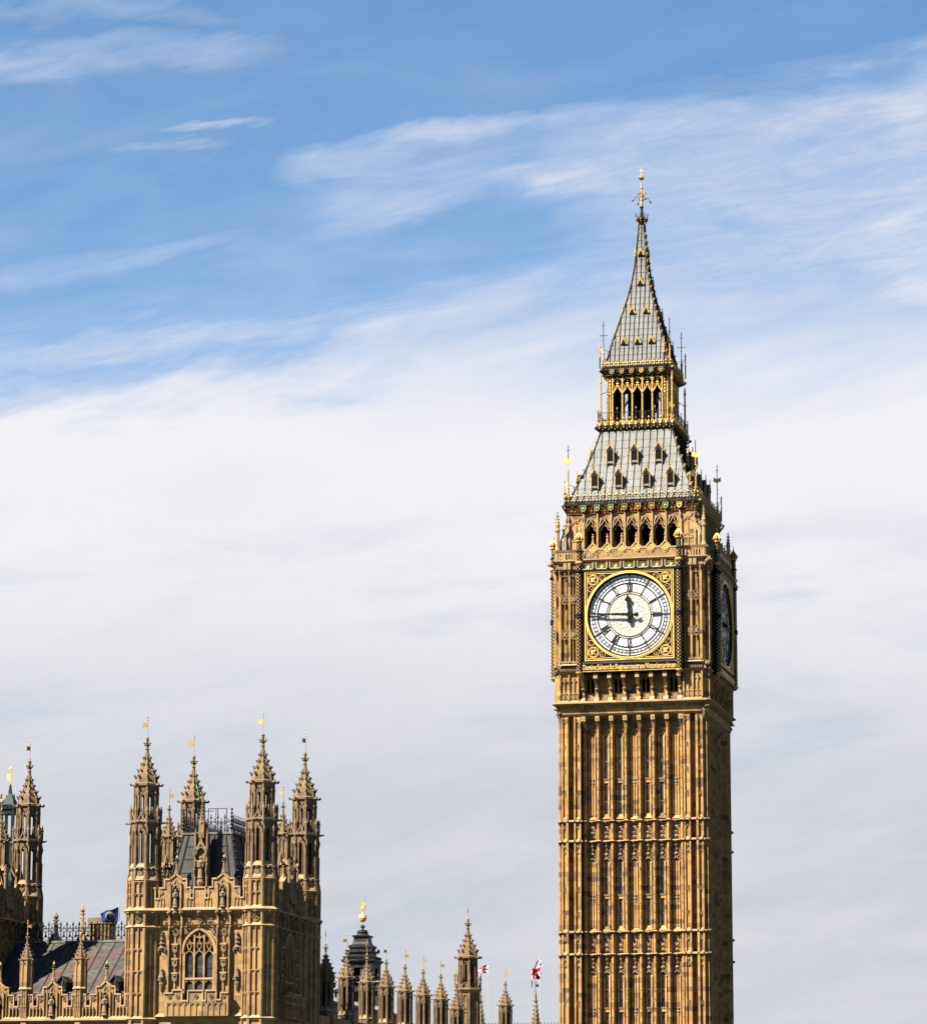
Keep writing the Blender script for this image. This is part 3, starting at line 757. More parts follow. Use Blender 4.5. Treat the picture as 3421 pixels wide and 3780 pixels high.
# ---- chequered columns beside the dials
s = MB(); N_ = 10
def cheq(s, z0, z1, r=.245, rows=None):
    rows = rows or max(1, round((z1-z0)/.145))
    s.lathe([(r, z0), (r, z1)], N_, 'black')
    for i in range(rows):
        za, zb = z0+(z1-z0)*(i+.08)/rows, z0+(z1-z0)*(i+.92)/rows
        for q in range(N_):
            if (q+i) % 2: continue
            a0, a1 = 2*PI*(q+.10)/N_, 2*PI*(q+.90)/N_; ro = r+.008
            f_ = lambda a, z: (ro*math.sin(a), -ro*math.cos(a), z)
            am, zm = (a0+a1)/2, (za+zb)/2; w2 = (a1-a0)*.22; h2_ = (zb-za)*.22
            s.add([f_(a0, za), f_(am, zm-h2_), f_(a1, za), f_(am+w2, zm), f_(a1, zb), f_(am, zm+h2_), f_(a0, zb), f_(am-w2, zm)], [tuple(range(8))], 'gold')
cheq(s, 49.45, 54.0); s.lathe([(.26, 54.0), (.33, 54.06), (.30, 54.2), (.33, 54.34), (.26, 54.4)], N_, 'black'); cheq(s, 54.4, 57.85)
s.lathe([(.26, 57.85), (.36, 57.95), (.36, 58.05), (.27, 58.15)], N_, 'black'); cheq(s, 58.15, 58.62)
s.lathe([(.26, 58.62), (.34, 58.7), (.34, 58.8), (.26, 58.9)], N_, 'goldp'); cheq(s, 58.9, 59.65, .23)
s.lathe([(.24, 59.65), (.32, 59.72), (.24, 59.82)], N_, 'black'); cheq(s, 59.82, 60.5, .20)
s.lathe([(.10, 49.1), (.30, 49.35), (.30, 49.45)], N_, 'goldp')
col_mesh = s.mesh('chequered_column')
s = MB()
s.lathe([(.20, 60.45), (.30, 60.6), (.25, 60.68), (.33, 60.85), (.30, 61.0), (.17, 61.2), (.08, 61.32), (.05, 61.5)], 8, 'redbr')
for i in range(8):
    a = i*PI/4
    for (ra, za), (rb, zb) in zip([(.25, 60.68), (.34, 60.85), (.31, 61.0), (.18, 61.2)], [(.34, 60.85), (.31, 61.0), (.18, 61.2), (.07, 61.34)]): s.tube((ra*math.sin(a), -ra*math.cos(a), za), (rb*math.sin(a), -rb*math.cos(a), zb), .04, 'gold', 4)
s.lathe([(.27, 60.56), (.32, 60.62), (.27, 60.68)], 8, 'gold'); s.oct((0, 0, 61.5), .09, .1, 'gold')
s.box(-.02, .02, -.02, .02, 61.5, 61.85, 'gold'); s.box(-.10, .10, -.02, .02, 61.68, 61.73, 'gold')
for i in range(8): s.leaf((.33*math.sin(i*PI/4), -.33*math.cos(i*PI/4), 60.8), (math.sin(i*PI/4), -math.cos(i*PI/4), 0), .14, 'gold')
crown_mesh = s.mesh('gilded_crown')
for rz in range(4):
    a = rz*PI/2
    for x in (-4.26, 4.26):
        y = -7.05
        co = bpy.data.objects.new('chequered_column', col_mesh); C.objects.link(co); co.parent = ct
        co.location = (x*math.cos(a)-y*math.sin(a), x*math.sin(a)+y*math.cos(a), 0); co.rotation_euler.z = a
        cr = bpy.data.objects.new('gilded_crown', crown_mesh); C.objects.link(cr); cr.parent = co
# ---- enamelled shield frieze
s = MB()
s.box(-4.1, 4.1, -6.95, -6.3, 58.2, 58.9, 'redbr')
s.wedge(-4.1, 4.1, 58.82, 58.98, -6.98, -7.14, -6.3, 'pale')
for i in range(7):
    x = 1.18*(i-3)
    s.box(x-.38, x+.38, -7.0, -6.9, 58.25, 58.52, 'green'); s.ext([(x-.10, 58.26), (x+.10, 58.26), (x+.18, 58.5), (x-.02, 58.5)], -7.04, -6.99, 'gold')
    s.wedge(x-.42, x+.42, 58.16, 58.25, -7.14, -7.0, -6.9, 'pale')
    for d in (-1, 1): s.box(x+d*.46-.055, x+d*.46+.055, -7.06, -6.9, 58.24, 58.78, 'pale'); 
for i in range(8):
    x = 1.18*(i-3.5); s.box(x-.05, x+.05, -7.1, -6.9, 58.16, 58.82, 'black'); s.box(x-.16, x+.16, -7.03, -6.9, 58.42, 58.5, 'black')
fm = s.mesh('shield_frieze')
for rz in range(4):
    o = bpy.data.objects.new('shield_frieze', fm); C.objects.link(o); o.parent = ct; o.rotation_euler.z = rz*PI/2
# ---- balustrade
s = MB()
s.box(-4.05, 4.05, -7.0, -6.75, 58.98, 59.1, 'pale'); s.box(-4.05, 4.05, -6.98, -6.77, 59.82, 59.93, 'pale')
for i in range(41):
    x = -4.0+i*.2; s.box(x-.035, x+.035, -6.94, -6.80, 59.1, 59.82, 'pale')
    if i < 40: s.poly([(x+.03, 59.66), (x+.1, 59.80), (x+.17, 59.66)], .05, -6.93, -6.81, 'pale')
for i in range(6):
    x = 1.24*(i-2.5)
    s.ext([(x-.46, 59.9), (x-.40, 59.9), (x, 60.36), (x+.40, 59.9), (x+.46, 59.9), (x+.46, 60.02), (x, 60.50), (x-.46, 60.02)], -7.0, -6.78, 'goldp')
    s.ext([(x-.40, 59.9), (x, 59.40), (x+.40, 59.9), (x, 60.36)], -6.92, -6.84, 'pale')
    s.poly([(x-.36, 59.86), (x, 59.38), (x+.36, 59.86)], .06, -6.99, -6.9, 'pale')
    quatre(s, x, 59.86, .24, -7.0, -6.9, 'gold', .06); s.oct((x, -6.97, 59.86), .06, .06, 'gold')
    s.lathe([(.11, 60.42), (.09, 60.7), (.04, 60.85)], 6, 'pale', (x, -6.89)); s.oct((x, -6.89, 60.95), .11, .14, 'gold'); s.oct((x, -6.89, 61.15), .07, .1, 'gold')
for i in range(7):
    x = 1.24*(i-3)
    if i not in (0, 6) : s.ext([(x-.22, 59.93), (x+.22, 59.93), (x+.2, 60.0), (x-.2, 60.0)], -6.99, -6.78, 'goldp')
for sx in (-1, 1):                                           # plain part over the piers, set back
    a_, b_ = (-6.45, -4.4) if sx < 0 else (4.4, 6.45)
    s.box(a_, b_, -6.58, -6.36, 59.0, 59.15, 'pale'); s.wedge(a_, b_, 59.82, 60.0, -6.56, -6.64, -6.36, 'pale')
    for i in range(8):
        x = sx*(4.62+.24*i); s.box(x-.05, x+.05, -6.54, -6.40, 59.15, 59.82, 'pale')
        if i < 7: s.poly([(x+.02*sx, 59.6), (x+sx*.12, 59.78), (x+sx*.22, 59.6)], .05, -6.53, -6.41, 'pale')
balm = s.mesh('balustrade')
for rz in range(4):
    o = bpy.data.objects.new('balustrade', balm); C.objects.link(o); o.parent = ct; o.rotation_euler.z = rz*PI/2
# ---- corner beasts and corner pinnacles with flying buttresses
s = MB(); s.M = Matrix.Rotation(R(45), 4, 'Z')
def beast(s, r0, z, L=.75):
    """crouching waterspout beast looking along -Y of the local frame, at distance r0"""
    s.tube((0, -r0+.2, z-.35), (0, -r0-L*.55, z), .20, 'carve', 7, .17); s.tube((0, -r0-L*.5, z), (0, -r0-L, z+.10), .17, 'carve', 7, .13)
    s.ball((0, -r0-L, z+.12), .19, 'carve', 7, 4); s.oct((0, -r0-L-.2, z+.05), .09, .09, 'carve', .2)
    for sx in (-1, 1):
        s.oct((sx*.1, -r0-L+.08, z+.32), .06, .14, 'carve'); s.tube((sx*.16, -r0-.15, z-.1), (sx*.2, -r0-.42, z-.35), .07, 'carve', 5, .05)
        s.ext([(sx*.15, z-.1), (sx*.45, z+.35), (sx*.15, z+.2)], -r0-.2, -r0-.12, 'carve')
beast(s, 8.85, 58.62); bs = s.mesh('gargoyle')
s = MB(); s.M = Matrix.Rotation(R(45), 4, 'Z'); beast(s, 8.85, 49.85, .28); bs2 = s.mesh('gargoyle')
s = MB(); s.M = Matrix.Rotation(R(45), 4, 'Z'); beast(s, 8.55, 46.35, .45); s.tube((0, -8.5, 45.2), (0, -8.85, 46.1), .10, 'carve', 6, .2); bs3 = s.mesh('gargoyle')
s = MB()
x = y = -6.28
s.lathe([(.26, 59.0), (.26, 60.1), (.20, 60.25), (.17, 60.35), (.15, 61.6), (.22, 61.68), (.22, 61.85), (.15, 61.95), (.20, 62.2), (.08, 62.75), (.03, 63.35)], 8, 'pale', (x, y))
for q in range(4):
    for k_ in range(4):
        an = k_*PI/2+PI/4; rr = .13-.02*q; s.leaf((x+rr*math.sin(an), y-rr*math.cos(an), 62.2+q*.27), (math.sin(an), -math.cos(an), 0), .13, 'carve')
s.oct((x, y, 63.3), .07, .18, 'carve')
for M_, in ((Matrix.Identity(4),), (Matrix(((0, 1, 0, 0), (1, 0, 0, 0), (0, 0, 1, 0), (0, 0, 0, 1))),)):
    s.M = M_                                                 # flying buttress to the arcade storey (two directions)
    s.ext([(x+.12, 60.9), (x+.30, 61.35), (x+.55, 61.85), (x+.9, 62.3), (x+.9, 61.75), (x+.62, 61.4), (x+.42, 60.9), (x+.32, 60.2), (x+.30, 60.0), (x+.12, 60.0)], y+.35, y+.55, 'pale')
    s.leaf((x+.4, y+.45, 61.8), (-1, 0, 1), .18, 'carve'); s.leaf((x+.68, y+.45, 62.2), (-1, 0, 1), .18, 'carve')
pinm = s.mesh('corner_pinnacle')
for rz in range(4):
    for nm, me_ in (('gargoyle', bs), ('gargoyle', bs2), ('gargoyle', bs3), ('corner_pinnacle', pinm)):
        o = bpy.data.objects.new(nm, me_); C.objects.link(o); o.parent = ct; o.rotation_euler.z = rz*PI/2
# ---- arcade storey below the roof
s = MB(); h = 5.55
s.prism(square(4.6), 59.0, 63.3, 'void')
t_ = MB()
t_.prism([(-h, -h), (-4.1, -h), (-4.1, -4.1), (-h, -4.1)], 59.0, 63.3, 'stone')
for i, x in enumerate(BAY):
    spandrel(t_, x-.59, x+.59, 62.0, 63.28, -h, -5.1, 'stone', .47, 1.08)
    t_.box(x-.59, x+.59, -h, -5.1, 59.0, 59.9, 'stone')
    t_.poly(arch_pts(x, .46, 61.95, 1.0), .08, -5.62, -5.4, 'pale')
    t_.poly([(x-.44, 62.1), (x-.2, 62.35), (x-.06, 62.62), (x, 62.95)], .06, -5.6, -5.3, 'pale'); t_.poly([(x+.44, 62.1), (x+.2, 62.35), (x+.06, 62.62), (x, 62.95)], .06, -5.6, -5.3, 'pale')
    t_.poly([(x-.42, 61.75), (x-.24, 61.95), (x-.26, 62.15), (x-.1, 62.15), (x, 62.42), (x+.1, 62.15), (x+.26, 62.15), (x+.24, 61.95), (x+.42, 61.75)], .07, -5.45, -5.25, 'stone')
for x in RIB:
    t_.box(x-.10, x+.10, -5.5, -5.05, 59.9, 62.05, 'stone'); t_.box(x-.06, x+.06, -5.70, -5.5, 59.9, 63.25, 'pale'); t_.box(x-.165, x+.165, -5.40, -5.05, 59.9, 62.2, 'stone')
for sx in (-1, 1):
    for xm in (4.22, 5.42):
        t_.box(sx*xm-.09, sx*xm+.09, -5.72, -5.5, 59.0, 62.5, 'pale'); t_.oct((sx*xm, -5.66, 62.75), .13, .5, 'carve')
    x = sx*4.82
    t_.box(x-.035, x+.035, -5.62, -5.5, 59.9, 62.3, 'pale')
    t_.poly([(x-.42, 63.0), (x, 62.45), (x+.42, 63.0)], .07, -5.62, -5.5, 'pale'); t_.poly([(x-.42, 62.3), (x, 62.75), (x+.42, 62.3)], .06, -5.62, -5.5, 'pale')
    t_.poly([(x-.42, 61.0), (x, 61.3), (x+.42, 61.0)], .06, -5.6, -5.5, 'pale'); t_.box(x-.4, x+.4, -5.6, -5.5, 60.85, 60.95, 'pale')
t_.rep(4); merge(s, t_); s.build('arcade_storey', ct)
# ---- painted cornice below the lower roof
def cornice(z0, z1, h0, h1, nsh, pitch, zt, name='painted_cornice', sh=.22):
    s = MB()
    s.prism(square(h0), z0, z1, 'redbr', square(h1)); s.prism(square(h1+.06), z1, zt, 'iron'); s.prism(square(h1-.25), zt, zt+.05, 'iron')
    t_ = MB(); zm = (z0+z1)/2; sl_ = (h1-h0)/(z1-z0)
    nn = int(h0*2/.28)
    for i in range(nn):
        x = -h0+.14+i*(2*h0-.28)/(nn-1)
        t_.oct((x, -h0-.10, z0+.22), .085, .12, 'goldp' if i % 3 else 'redbr', .1)
        if i % 2: t_.oct((x+.1, -h0-.22, z1-.14), .06, .08, 'goldp', .08)
    t_.box(-h0, h0, -h0-.05, -h0+.05, z0-.02, z0+.05, 'redbr')
    t_.box(-h1-.05, h1+.05, -h1-.09, -h1, z1-.02, z1+.04, 'iron')
    for x in [-h0+.1+.21*i for i in range(int(2*h0/.21))]: t_.box(x-.05, x+.05, -h0-.16, -h0, z0+.34, z0+.50, 'iron')
    t_.rep(4); merge(s, t_)
    for k_ in range(4):                                      # corner scrolls
        a = k_*PI/2+PI/4; d = (math.sin(a), -math.cos(a)); rr = (h1+.05)*math.sqrt(2)
        s.tube((d[0]*(rr-.3), d[1]*(rr-.3), z0+.1), (d[0]*(rr+.12), d[1]*(rr+.12), z1-.1), .09, 'iron', 6); s.ball((d[0]*(rr+.15), d[1]*(rr+.15), z1), .12, 'goldp', 6, 4)
    o = s.build(name, ct)
    base = {}
    for nm, k_ in (('g', 'green'), ('r', 'redbr'), ('n', 'lead'), ('o', 'goldp')):
        m_ = MB(); m_.ext([(-sh, sh*1.15), (sh, sh*1.15), (sh, -sh*.3), (sh*.6, -sh*.9), (0, -sh*1.25), (-sh*.6, -sh*.9), (-sh, -sh*.3)], -.10, .12, k_)
        m_.poly([(-sh, sh*1.15), (sh, sh*1.15), (sh, -sh*.3), (sh*.6, -sh*.9), (0, -sh*1.25), (-sh*.6, -sh*.9), (-sh, -sh*.3), (-sh, sh*1.15)], .035, -.13, .1, 'goldp')
        m_.oct((0, -.12, 0), sh*.45, sh*.6, 'green' if nm == 'o' else 'goldp', .04)
        base[nm] = m_.mesh('shield')
    seq = 'ggggoogg' if nsh == 8 else 'ggroog'
    seq = 'gggnrrgo' if nsh == 8 else 'ggrogg'
    for rz in range(4):
        a = rz*PI/2
        for i in range(nsh):
            x = pitch*(i-(nsh-1)/2); y = -h1-.02
            so_ = bpy.data.objects.new('shield', base[seq[i]]); C.objects.link(so_); so_.parent = o
            so_.location = (x*math.cos(a)-y*math.sin(a), x*math.sin(a)+y*math.cos(a), zm+.05); so_.rotation_euler.z = a
    return o
cornice(63.25, 63.98, 5.60, 5.78, 8, 1.18, 64.12)
# ---- railings with gilded leaves
def railing(z0, z1, h, pitch, gold_top=True, curl=True, name='railing', kpost='iron'):
    s = MB()
    n_ = int(round(2*h/pitch))
    s.box(-h, h, -h-.03, -h+.03, z0+.06, z0+.12, kpost); s.box(-h, h, -h-.03, -h+.03, z0+(z1-z0)*.52, z0+(z1-z0)*.52+.05, kpost)
    for i in range(n_+1):
        x = -h+i*2*h/n_
        tall = i % 2 == 0
        s.box(x-.022, x+.022, -h-.022, -h+.022, z0, z1-(.0 if tall else .28), kpost)
        if i % 4 == 0: s.tube((x, -h, z0), (x, -h-.22, z0-.0), .03, kpost, 4); s.box(x-.045, x+.045, -h-.05, -h+.05, z0, z0+.5, kpost)
        if gold_top:
            s.oct((x, -h, z0+(z1-z0)*(.64 if tall else .54)), .10, .14, 'gold', .05)
            if tall: s.oct((x, -h, z1-.12), .06, .12, 'gold', .04)
            s.oct((x, -h-.05, z0+.26), .075, .09, 'gold', .05)
        if curl and i < n_:
            xm = x+h/n_
            s.poly([(x, z0+.2), (xm, z0+.42), (x+2*h/n_, z0+.2)], .03, -h-.015, -h+.015, kpost)
    me_ = s.mesh(name)
    for rz in range(4):
        o = bpy.data.objects.new(name, me_); C.objects.link(o); o.parent = ct; o.rotation_euler.z = rz*PI/2
railing(64.15, 65.25, 5.72, .28)
# ---- roofs
def roof(name, tab, seam, row, kt, dark='lead', top_extra=0):
    s = MB(); z0, z1 = tab[0][0], tab[-1][0]
    zs_ = [z0+(z1-z0)*i/24 for i in range(25)]
    t_ = MB()
    for za, zb in zip(zs_, zs_[1:]):
        ha, hb = interp(tab, za), interp(tab, zb)
        t_.add([(-ha, -ha, za), (ha, -ha, za), (hb, -hb, zb), (-hb, -hb, zb)], [(0, 1, 2, 3)], dark)
    hmax = interp(tab, z0); k = int(hmax/seam)+1
    nrow = int((z1-z0)/row)
    for r in range(nrow+1):
        zb = z0+r*row; zt = min(zb+row+.12, z1)
        if zb > z1-.15: break
        for i in range(-k, k):
            xa, xb = i*seam+.012, (i+1)*seam-.012
            hb_, ht_ = interp(tab, zb)-.03, interp(tab, zt)-.03
            if abs((xa+xb)/2)-seam*.5 > hb_: continue
            def Pp(x, z, off):
                hh = interp(tab, z); x = max(-hh, min(hh, x)); return (x, -hh-off, z)
            dr = row*.17; xm = (xa+xb)/2
            bot = []
            for q in range(7):
                u = q/6; xx = xa+(xb-xa)*u
                bot.append((xx, zb-dr*math.sin(PI*u)+dr*.5))
            o1, o2 = .05, .02
            rowp = [Pp(x, max(z0, z), o1) for x, z in bot]
            if max(p[0] for p in rowp)-min(p[0] for p in rowp) < .03: continue
            top = [Pp(x, zt, o2) for x, _ in bot]
            vs_ = rowp+top
            t_.add(vs_, [(q, q+1, 8+q, 7+q) for q in range(6)], kt)
            # thickness edge of the plate, coloured darker to deepen its shade line
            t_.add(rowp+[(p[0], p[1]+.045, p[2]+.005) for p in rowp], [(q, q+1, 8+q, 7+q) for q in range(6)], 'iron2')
    for i in range(-k, k+1):
        x = i*seam; prev = None
        for za, zb in zip(zs_, zs_[1:]):
            ha, hb = interp(tab, za), interp(tab, zb)
            if abs(x) > ha-.02: break
            zz = zb
            if abs(x) > hb: 
                f_ = (ha-abs(x))/(ha-hb); zz = za+(zb-za)*f_; hb = abs(x)
            wv = .024
            t_.add([(x-wv, -ha-.03, za), (x-wv*.4, -ha-.13, za), (x+wv*.4, -ha-.13, za), (x+wv, -ha-.03, za), (x-wv, -hb-.03, zz), (x-wv*.4, -hb-.13, zz), (x+wv*.4, -hb-.13, zz), (x+wv, -hb-.03, zz)],
                   [(0, 1, 5, 4), (1, 2, 6, 5), (2, 3, 7, 6)], 'iron')
    for za, zb in zip(zs_, zs_[1:]):                          # hip rolls
        ha, hb = interp(tab, za), interp(tab, zb)
        t_.tube((-ha, -ha, za), (-hb, -hb, zb), .075, 'iron', 5)
    t_.rep(4); merge(s, t_)
    return s.build(name, ct)
RT = [(64.10, 5.50), (64.6, 5.32), (65.64, 4.93), (66.89, 4.38), (68.34, 3.86), (69.69, 3.42), (70.95, 3.10)]
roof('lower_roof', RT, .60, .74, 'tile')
ST = [(76.6, 2.80), (77.2, 2.63), (79.0, 2.22), (81.65, 1.47), (83.6, .96), (84.72, .74), (85.84, .56), (87.39, .40), (89.15, .25), (90.05, .21)]
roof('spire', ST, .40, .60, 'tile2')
# gilded crockets up the hips, a thin iron rail joins them into one piece
def crockets(tab, step, sz, zs_, ze):
    s = MB(); z = zs_; D = 1/math.sqrt(2)
    while z < ze:
        h = interp(tab, z)+.05; s.leaf((-h, -h, z), (-D, -D, .3), sz, 'gold'); s.oct((-h-.02, -h-.02, z-.12), sz*.3, sz*.45, 'goldp'); z += step
    zz = [zs_-.3+(ze+.2-zs_)*i/12 for i in range(13)]
    for za, zb in zip(zz, zz[1:]): ha, hb = interp(tab, za)+.07, interp(tab, zb)+.07; s.tube((-ha, -ha, za), (-hb, -hb, zb), .03, 'iron', 4)
    me_ = s.mesh('hip_crockets')
    for k_ in range(4): o = bpy.data.objects.new('hip_crockets', me_); C.objects.link(o); o.parent = ct; o.rotation_euler.z = k_*PI/2
crockets(RT, .86, .27, 64.7, 70.7); crockets(ST, .62, .20, 77.3, 89.3)
# ---- dormers on the lower roof
def dormer_mesh():
    s = MB(); w_ = .30
    s.box(-w_, w_, -.06, 1.2, 0, 1.0, 'lead'); s.box(-w_+.07, w_-.07, -.075, -.05, .18, .95, 'void'); s.box(-w_+.08, w_-.08, -.09, -.05, 0.0, .18, 'tile')
    for sx in (-1, 1): s.box(sx*w_-.03, sx*w_+.03, -.14, -.02, -.12, 1.0, 'goldp')
    s.ext([(-w_-.10, .95), (w_+.10, .95), (0, 1.62)], -.12, 1.1, 'lead'); s.ext([(-.17, 1.02), (.17, 1.02), (0, 1.34)], -.14, -.1, 'void')
    s.bar((-w_-.14, .93), (0, 1.66), .05, -.17, -.08, 'goldp'); s.bar((w_+.14, .93), (0, 1.66), .05, -.17, -.08, 'goldp')
    for sx in (-1, 1):
        for q in range(3): s.oct((sx*(w_+.06-q*.13), -.14, 1.12+q*.20), .05, .07, 'gold')
    for q in range(-1, 2, 2): s.disc(q*.09, 1.08, .08, -.15, -.1, 'iron', 8, .05)
    return s.mesh('dormer')
dm = dormer_mesh()
fn = MB(); fn.tube((0, -.13, 1.6), (0, -.13, 2.02), .03, 'gold', 5); fn.oct((0, -.13, 1.78), .085, .07, 'gold'); fn.oct((0, -.13, 2.0), .05, .09, 'gold'); fm_ = fn.mesh('finial')
def put(me_, name, x, y, z, a, sub=None, parent=ct):
    o = bpy.data.objects.new(name, me_); C.objects.link(o); o.parent = parent
    o.location = (x*math.cos(a)-y*math.sin(a), x*math.sin(a)+y*math.cos(a), z); o.rotation_euler.z = a
    for nm, m_ in (sub or []):
        q = bpy.data.objects.new(nm, m_); C.objects.link(q); q.parent = o
    return o
for rz in range(4):
    a = rz*PI/2
    for z, xs_ in ((65.55, (-3.27, -1.2, 1.2, 3.27)), (67.85, (-2.1, 0, 2.1))):
        for x in xs_: put(dm, 'dormer', x, -interp(RT, z)-.14, z, a, [('finial', fm_)])
# ---- small gilded lucarnes on the spire
s = MB()
s.ext([(-.28, 0), (.28, 0), (0, .58)], -.16, .35, 'black'); s.bar((-.28, 0), (0, .60), .09, -.19, -.05, 'goldp'); s.bar((.28, 0), (0, .60), .09, -.19, -.05, 'goldp')
s.ext([(-.14, .0), (.14, 0), (0, .3)], -.18, -.15, 'void')
for q in range(3):
    for sx in (-1, 1): s.oct((sx*(.27-q*.1), -.18, .12+q*.19), .045, .06, 'gold')
s.oct((0, -.15, .78), .05, .17, 'gold'); s.oct((0, -.19, .36), .08, .12, 'redbr', .03)
lm_ = s.mesh('lucarne')
for rz in range(4):
    for z, xs_ in ((78.75, (-1.22, 0, 1.22)), (81.65, (-.61, .61)), (84.4, (0,)), (87.15, (0,))):
        for x in xs_: put(lm_, 'lucarne', x, -interp(ST, z)-.02, z, rz*PI/2)
# ---- belfry gallery
s = MB()
s.prism(square(3.05), 70.85, 71.2, 'iron', square(3.30)); s.prism(square(3.38), 71.2, 71.45, 'iron')
t_ = MB()
for i in range(13):
    x = -3.18+i*.53
    t_.tube((x, -3.0, 70.75), (x, -3.45, 71.3), .05, 'iron', 5)
    t_.oct((x, -3.46, 71.42), .13, .15, 'gold', .06); t_.oct((x-.1, -3.44, 71.58), .07, .1, 'gold', .04); t_.oct((x+.1, -3.44, 71.58), .07, .1, 'gold', .04); t_.oct((x, -3.42, 71.18), .09, .11, 'goldp', .06)
    if i < 12: t_.oct((x+.265, -3.3, 71.08), .07, .10, 'goldp', .05); t_.oct((x+.265, -3.42, 71.5), .05, .07, 'gold')
t_.rep(4); merge(s, t_)
for k_ in range(4):
    a = k_*PI/2+PI/4; d = (math.sin(a), -math.cos(a)); s.tube((d[0]*4.3, d[1]*4.3, 70.75), (d[0]*4.85, d[1]*4.85, 71.05), .08, 'iron', 6); s.ball((d[0]*4.95, d[1]*4.95, 71.15), .14, 'iron', 6, 4)
s.build('belfry_gallery', ct)
s = MB()
for i in range(25):
    x = -3.3+i*.275
    s.box(x-.014, x+.014, -3.34, -3.31, 71.45, 72.55, 'iron')
    s.oct((x, -3.33, 71.72), .06, .10, 'gold', .04)
    if i % 2 == 0: s.oct((x, -3.33, 72.0), .07, .12, 'gold', .04)
    if i % 6 == 0: s.box(x-.03, x+.03, -3.36, -3.3, 71.45, 72.7, 'iron'); s.oct((x, -3.33, 72.85), .05, .16, 'gold')
for z in (71.55, 71.85, 72.5): s.box(-3.3, 3.3, -3.345, -3.315, z, z+.035, 'iron')
rm = s.mesh('railing')
for rz in range(4):
    o = bpy.data.objects.new('railing', rm); C.objects.link(o); o.parent = ct; o.rotation_euler.z = rz*PI/2
# columns
CX = [-2.60, -2.18, -1.31, -.44, .44, 1.31, 2.18, 2.60]
s = MB()
s.lathe([(.13, 71.45), (.13, 71.75), (.16, 71.8), (.10, 71.95), (.085, 74.25), (.12, 74.3), (.12, 74.38), (.08, 74.42), (.07, 75.5), (.10, 75.55), (.04, 75.95)], 8, 'goldp')
for q in range(4): s.oct((0, -.1, 71.6+q*.2), .11-.015*q, .08, 'gold', .06)
s.oct((0, -.02, 76.0), .07, .13, 'gold')
cm_ = s.mesh('gilded_column')
for rz in range(4):
    for x in CX[:-1] if True else CX: put(cm_, 'gilded_column', x, -2.62, 0, rz*PI/2)
s = MB()
for xa, xb in zip(CX, CX[1:]):
    xc = (xa+xb)/2; a = (xb-xa)/2
    if a > .3:
        s.poly([(xa, 74.35), (xc-a*.5, 74.62), (xc-a*.25, 74.85), (xc, 74.6+.5), (xc+a*.25, 74.85), (xc+a*.5, 74.62), (xb, 74.35)], .09, -2.70, -2.56, 'goldp')
        s.poly([(xc-a*.25, 74.85), (xc, 75.05), (xc+a*.25, 74.85)], .07, -2.70, -2.56, 'gold')
        s.bar((xc, 74.95), (xc, 75.85), .05, -2.68, -2.58, 'goldp')
        for q in range(4): s.box(xc-.14+.02*q, xc+.14-.02*q, -2.69, -2.57, 74.98+.2*q, 75.06+.2*q, 'gold')
        s.poly(arch_pts(xc, a*.95, 75.2, .55), .05, -2.68, -2.58, 'goldp')
        for sx in (-1, 1): s.poly([(xc+sx*a*.8, 74.5), (xc+sx*a*.55, 74.85), (xc+sx*a*.85, 75.2)], .04, -2.67, -2.59, 'goldp')
    else:
        s.bar((xc, 71.5), (xc, 75.8), .05, -2.66, -2.58, 'goldp')
        for q in range(5): s.oct((xc, -2.66, 74.3+q*.28), .09, .1, 'gold', .04)
s.box(-2.7, 2.7, -2.64, -2.5, 75.75, 76.0, 'iron'); s.box(-2.66, 2.66, -2.64, -2.58, 71.45, 71.62, 'iron')
tm_ = s.mesh('gilded_tracery')
for rz in range(4): put(tm_, 'gilded_tracery', 0, 0, 0, rz*PI/2)
s = MB(); s.lathe([(.14, 71.45), (.14, 71.9), (.10, 72.0), (.085, 74.2), (.13, 74.25), (.08, 74.35), (.075, 75.2), (.12, 75.25), (.05, 75.7), (.02, 76.05)], 8, 'goldp')
for q in range(4):
    for k_ in range(4): s.leaf((0, 0, 75.15+.2*q), (math.sin(k_*PI/2), math.cos(k_*PI/2), 0), .12, 'gold')
s.tube((0, 0, 74.2), (.45, .45, 74.5), .03, 'iron', 4)
pm_ = s.mesh('gilded_pinnacle')
for rz in range(4): put(pm_, 'gilded_pinnacle', -3.12, -3.12, 0, rz*PI/2)
# lantern and bell hoist inside
s = MB(); s.lathe([(1.25, 71.45), (1.25, 71.9), (1.0, 72.0), (1.05, 73.2), (.95, 74.0), (.5, 74.7), (.2, 75.2), (.2, 76)], 12, 'void'); s.lathe([(.9, 71.95), (1.08, 72.05), (1.08, 72.2), (.9, 72.3)], 12, 'iron')
for k_ in range(4):
    a = k_*PI/2+PI/4; s.tube((2.2*math.sin(a), 2.2*math.cos(a), 71.45), (2.2*math.sin(a), 2.2*math.cos(a), 76), .12, 'void', 6)
for k_ in range(4):
    a = k_*PI/2; s.box(-.0, .02, -.02, .02, 71, 72, 'void')
s.box(-2.2, 2.2, -.15, .15, 74.9, 75.2, 'void'); s.box(-.15, .15, -2.2, 2.2, 74.9, 75.2, 'void')
s.box(-1.5, -1.0, 1.6, 2.4, 71.45, 75.9, 'void'); s.box(-1.0, .9, 1.9, 2.4, 73.6, 75.9, 'void'); s.box(-2.4, -2.0, -2.0, 1.6, 71.45, 75.9, 'void'); s.box(1.4, 1.9, .6, 1.9, 71.45, 75.9, 'void')
s.build('lantern_lamp', ct)
s = MB(); s.prism(square(2.5), 75.6, 76.0, 'void'); s.prism(square(3.3), 71.43, 71.47, 'iron'); s.build('belfry_deck', ct)
cornice(75.92, 76.35, 2.80, 3.02, 6, .86, 76.5, sh=.17)
railing(76.50, 77.25, 2.98, .20)
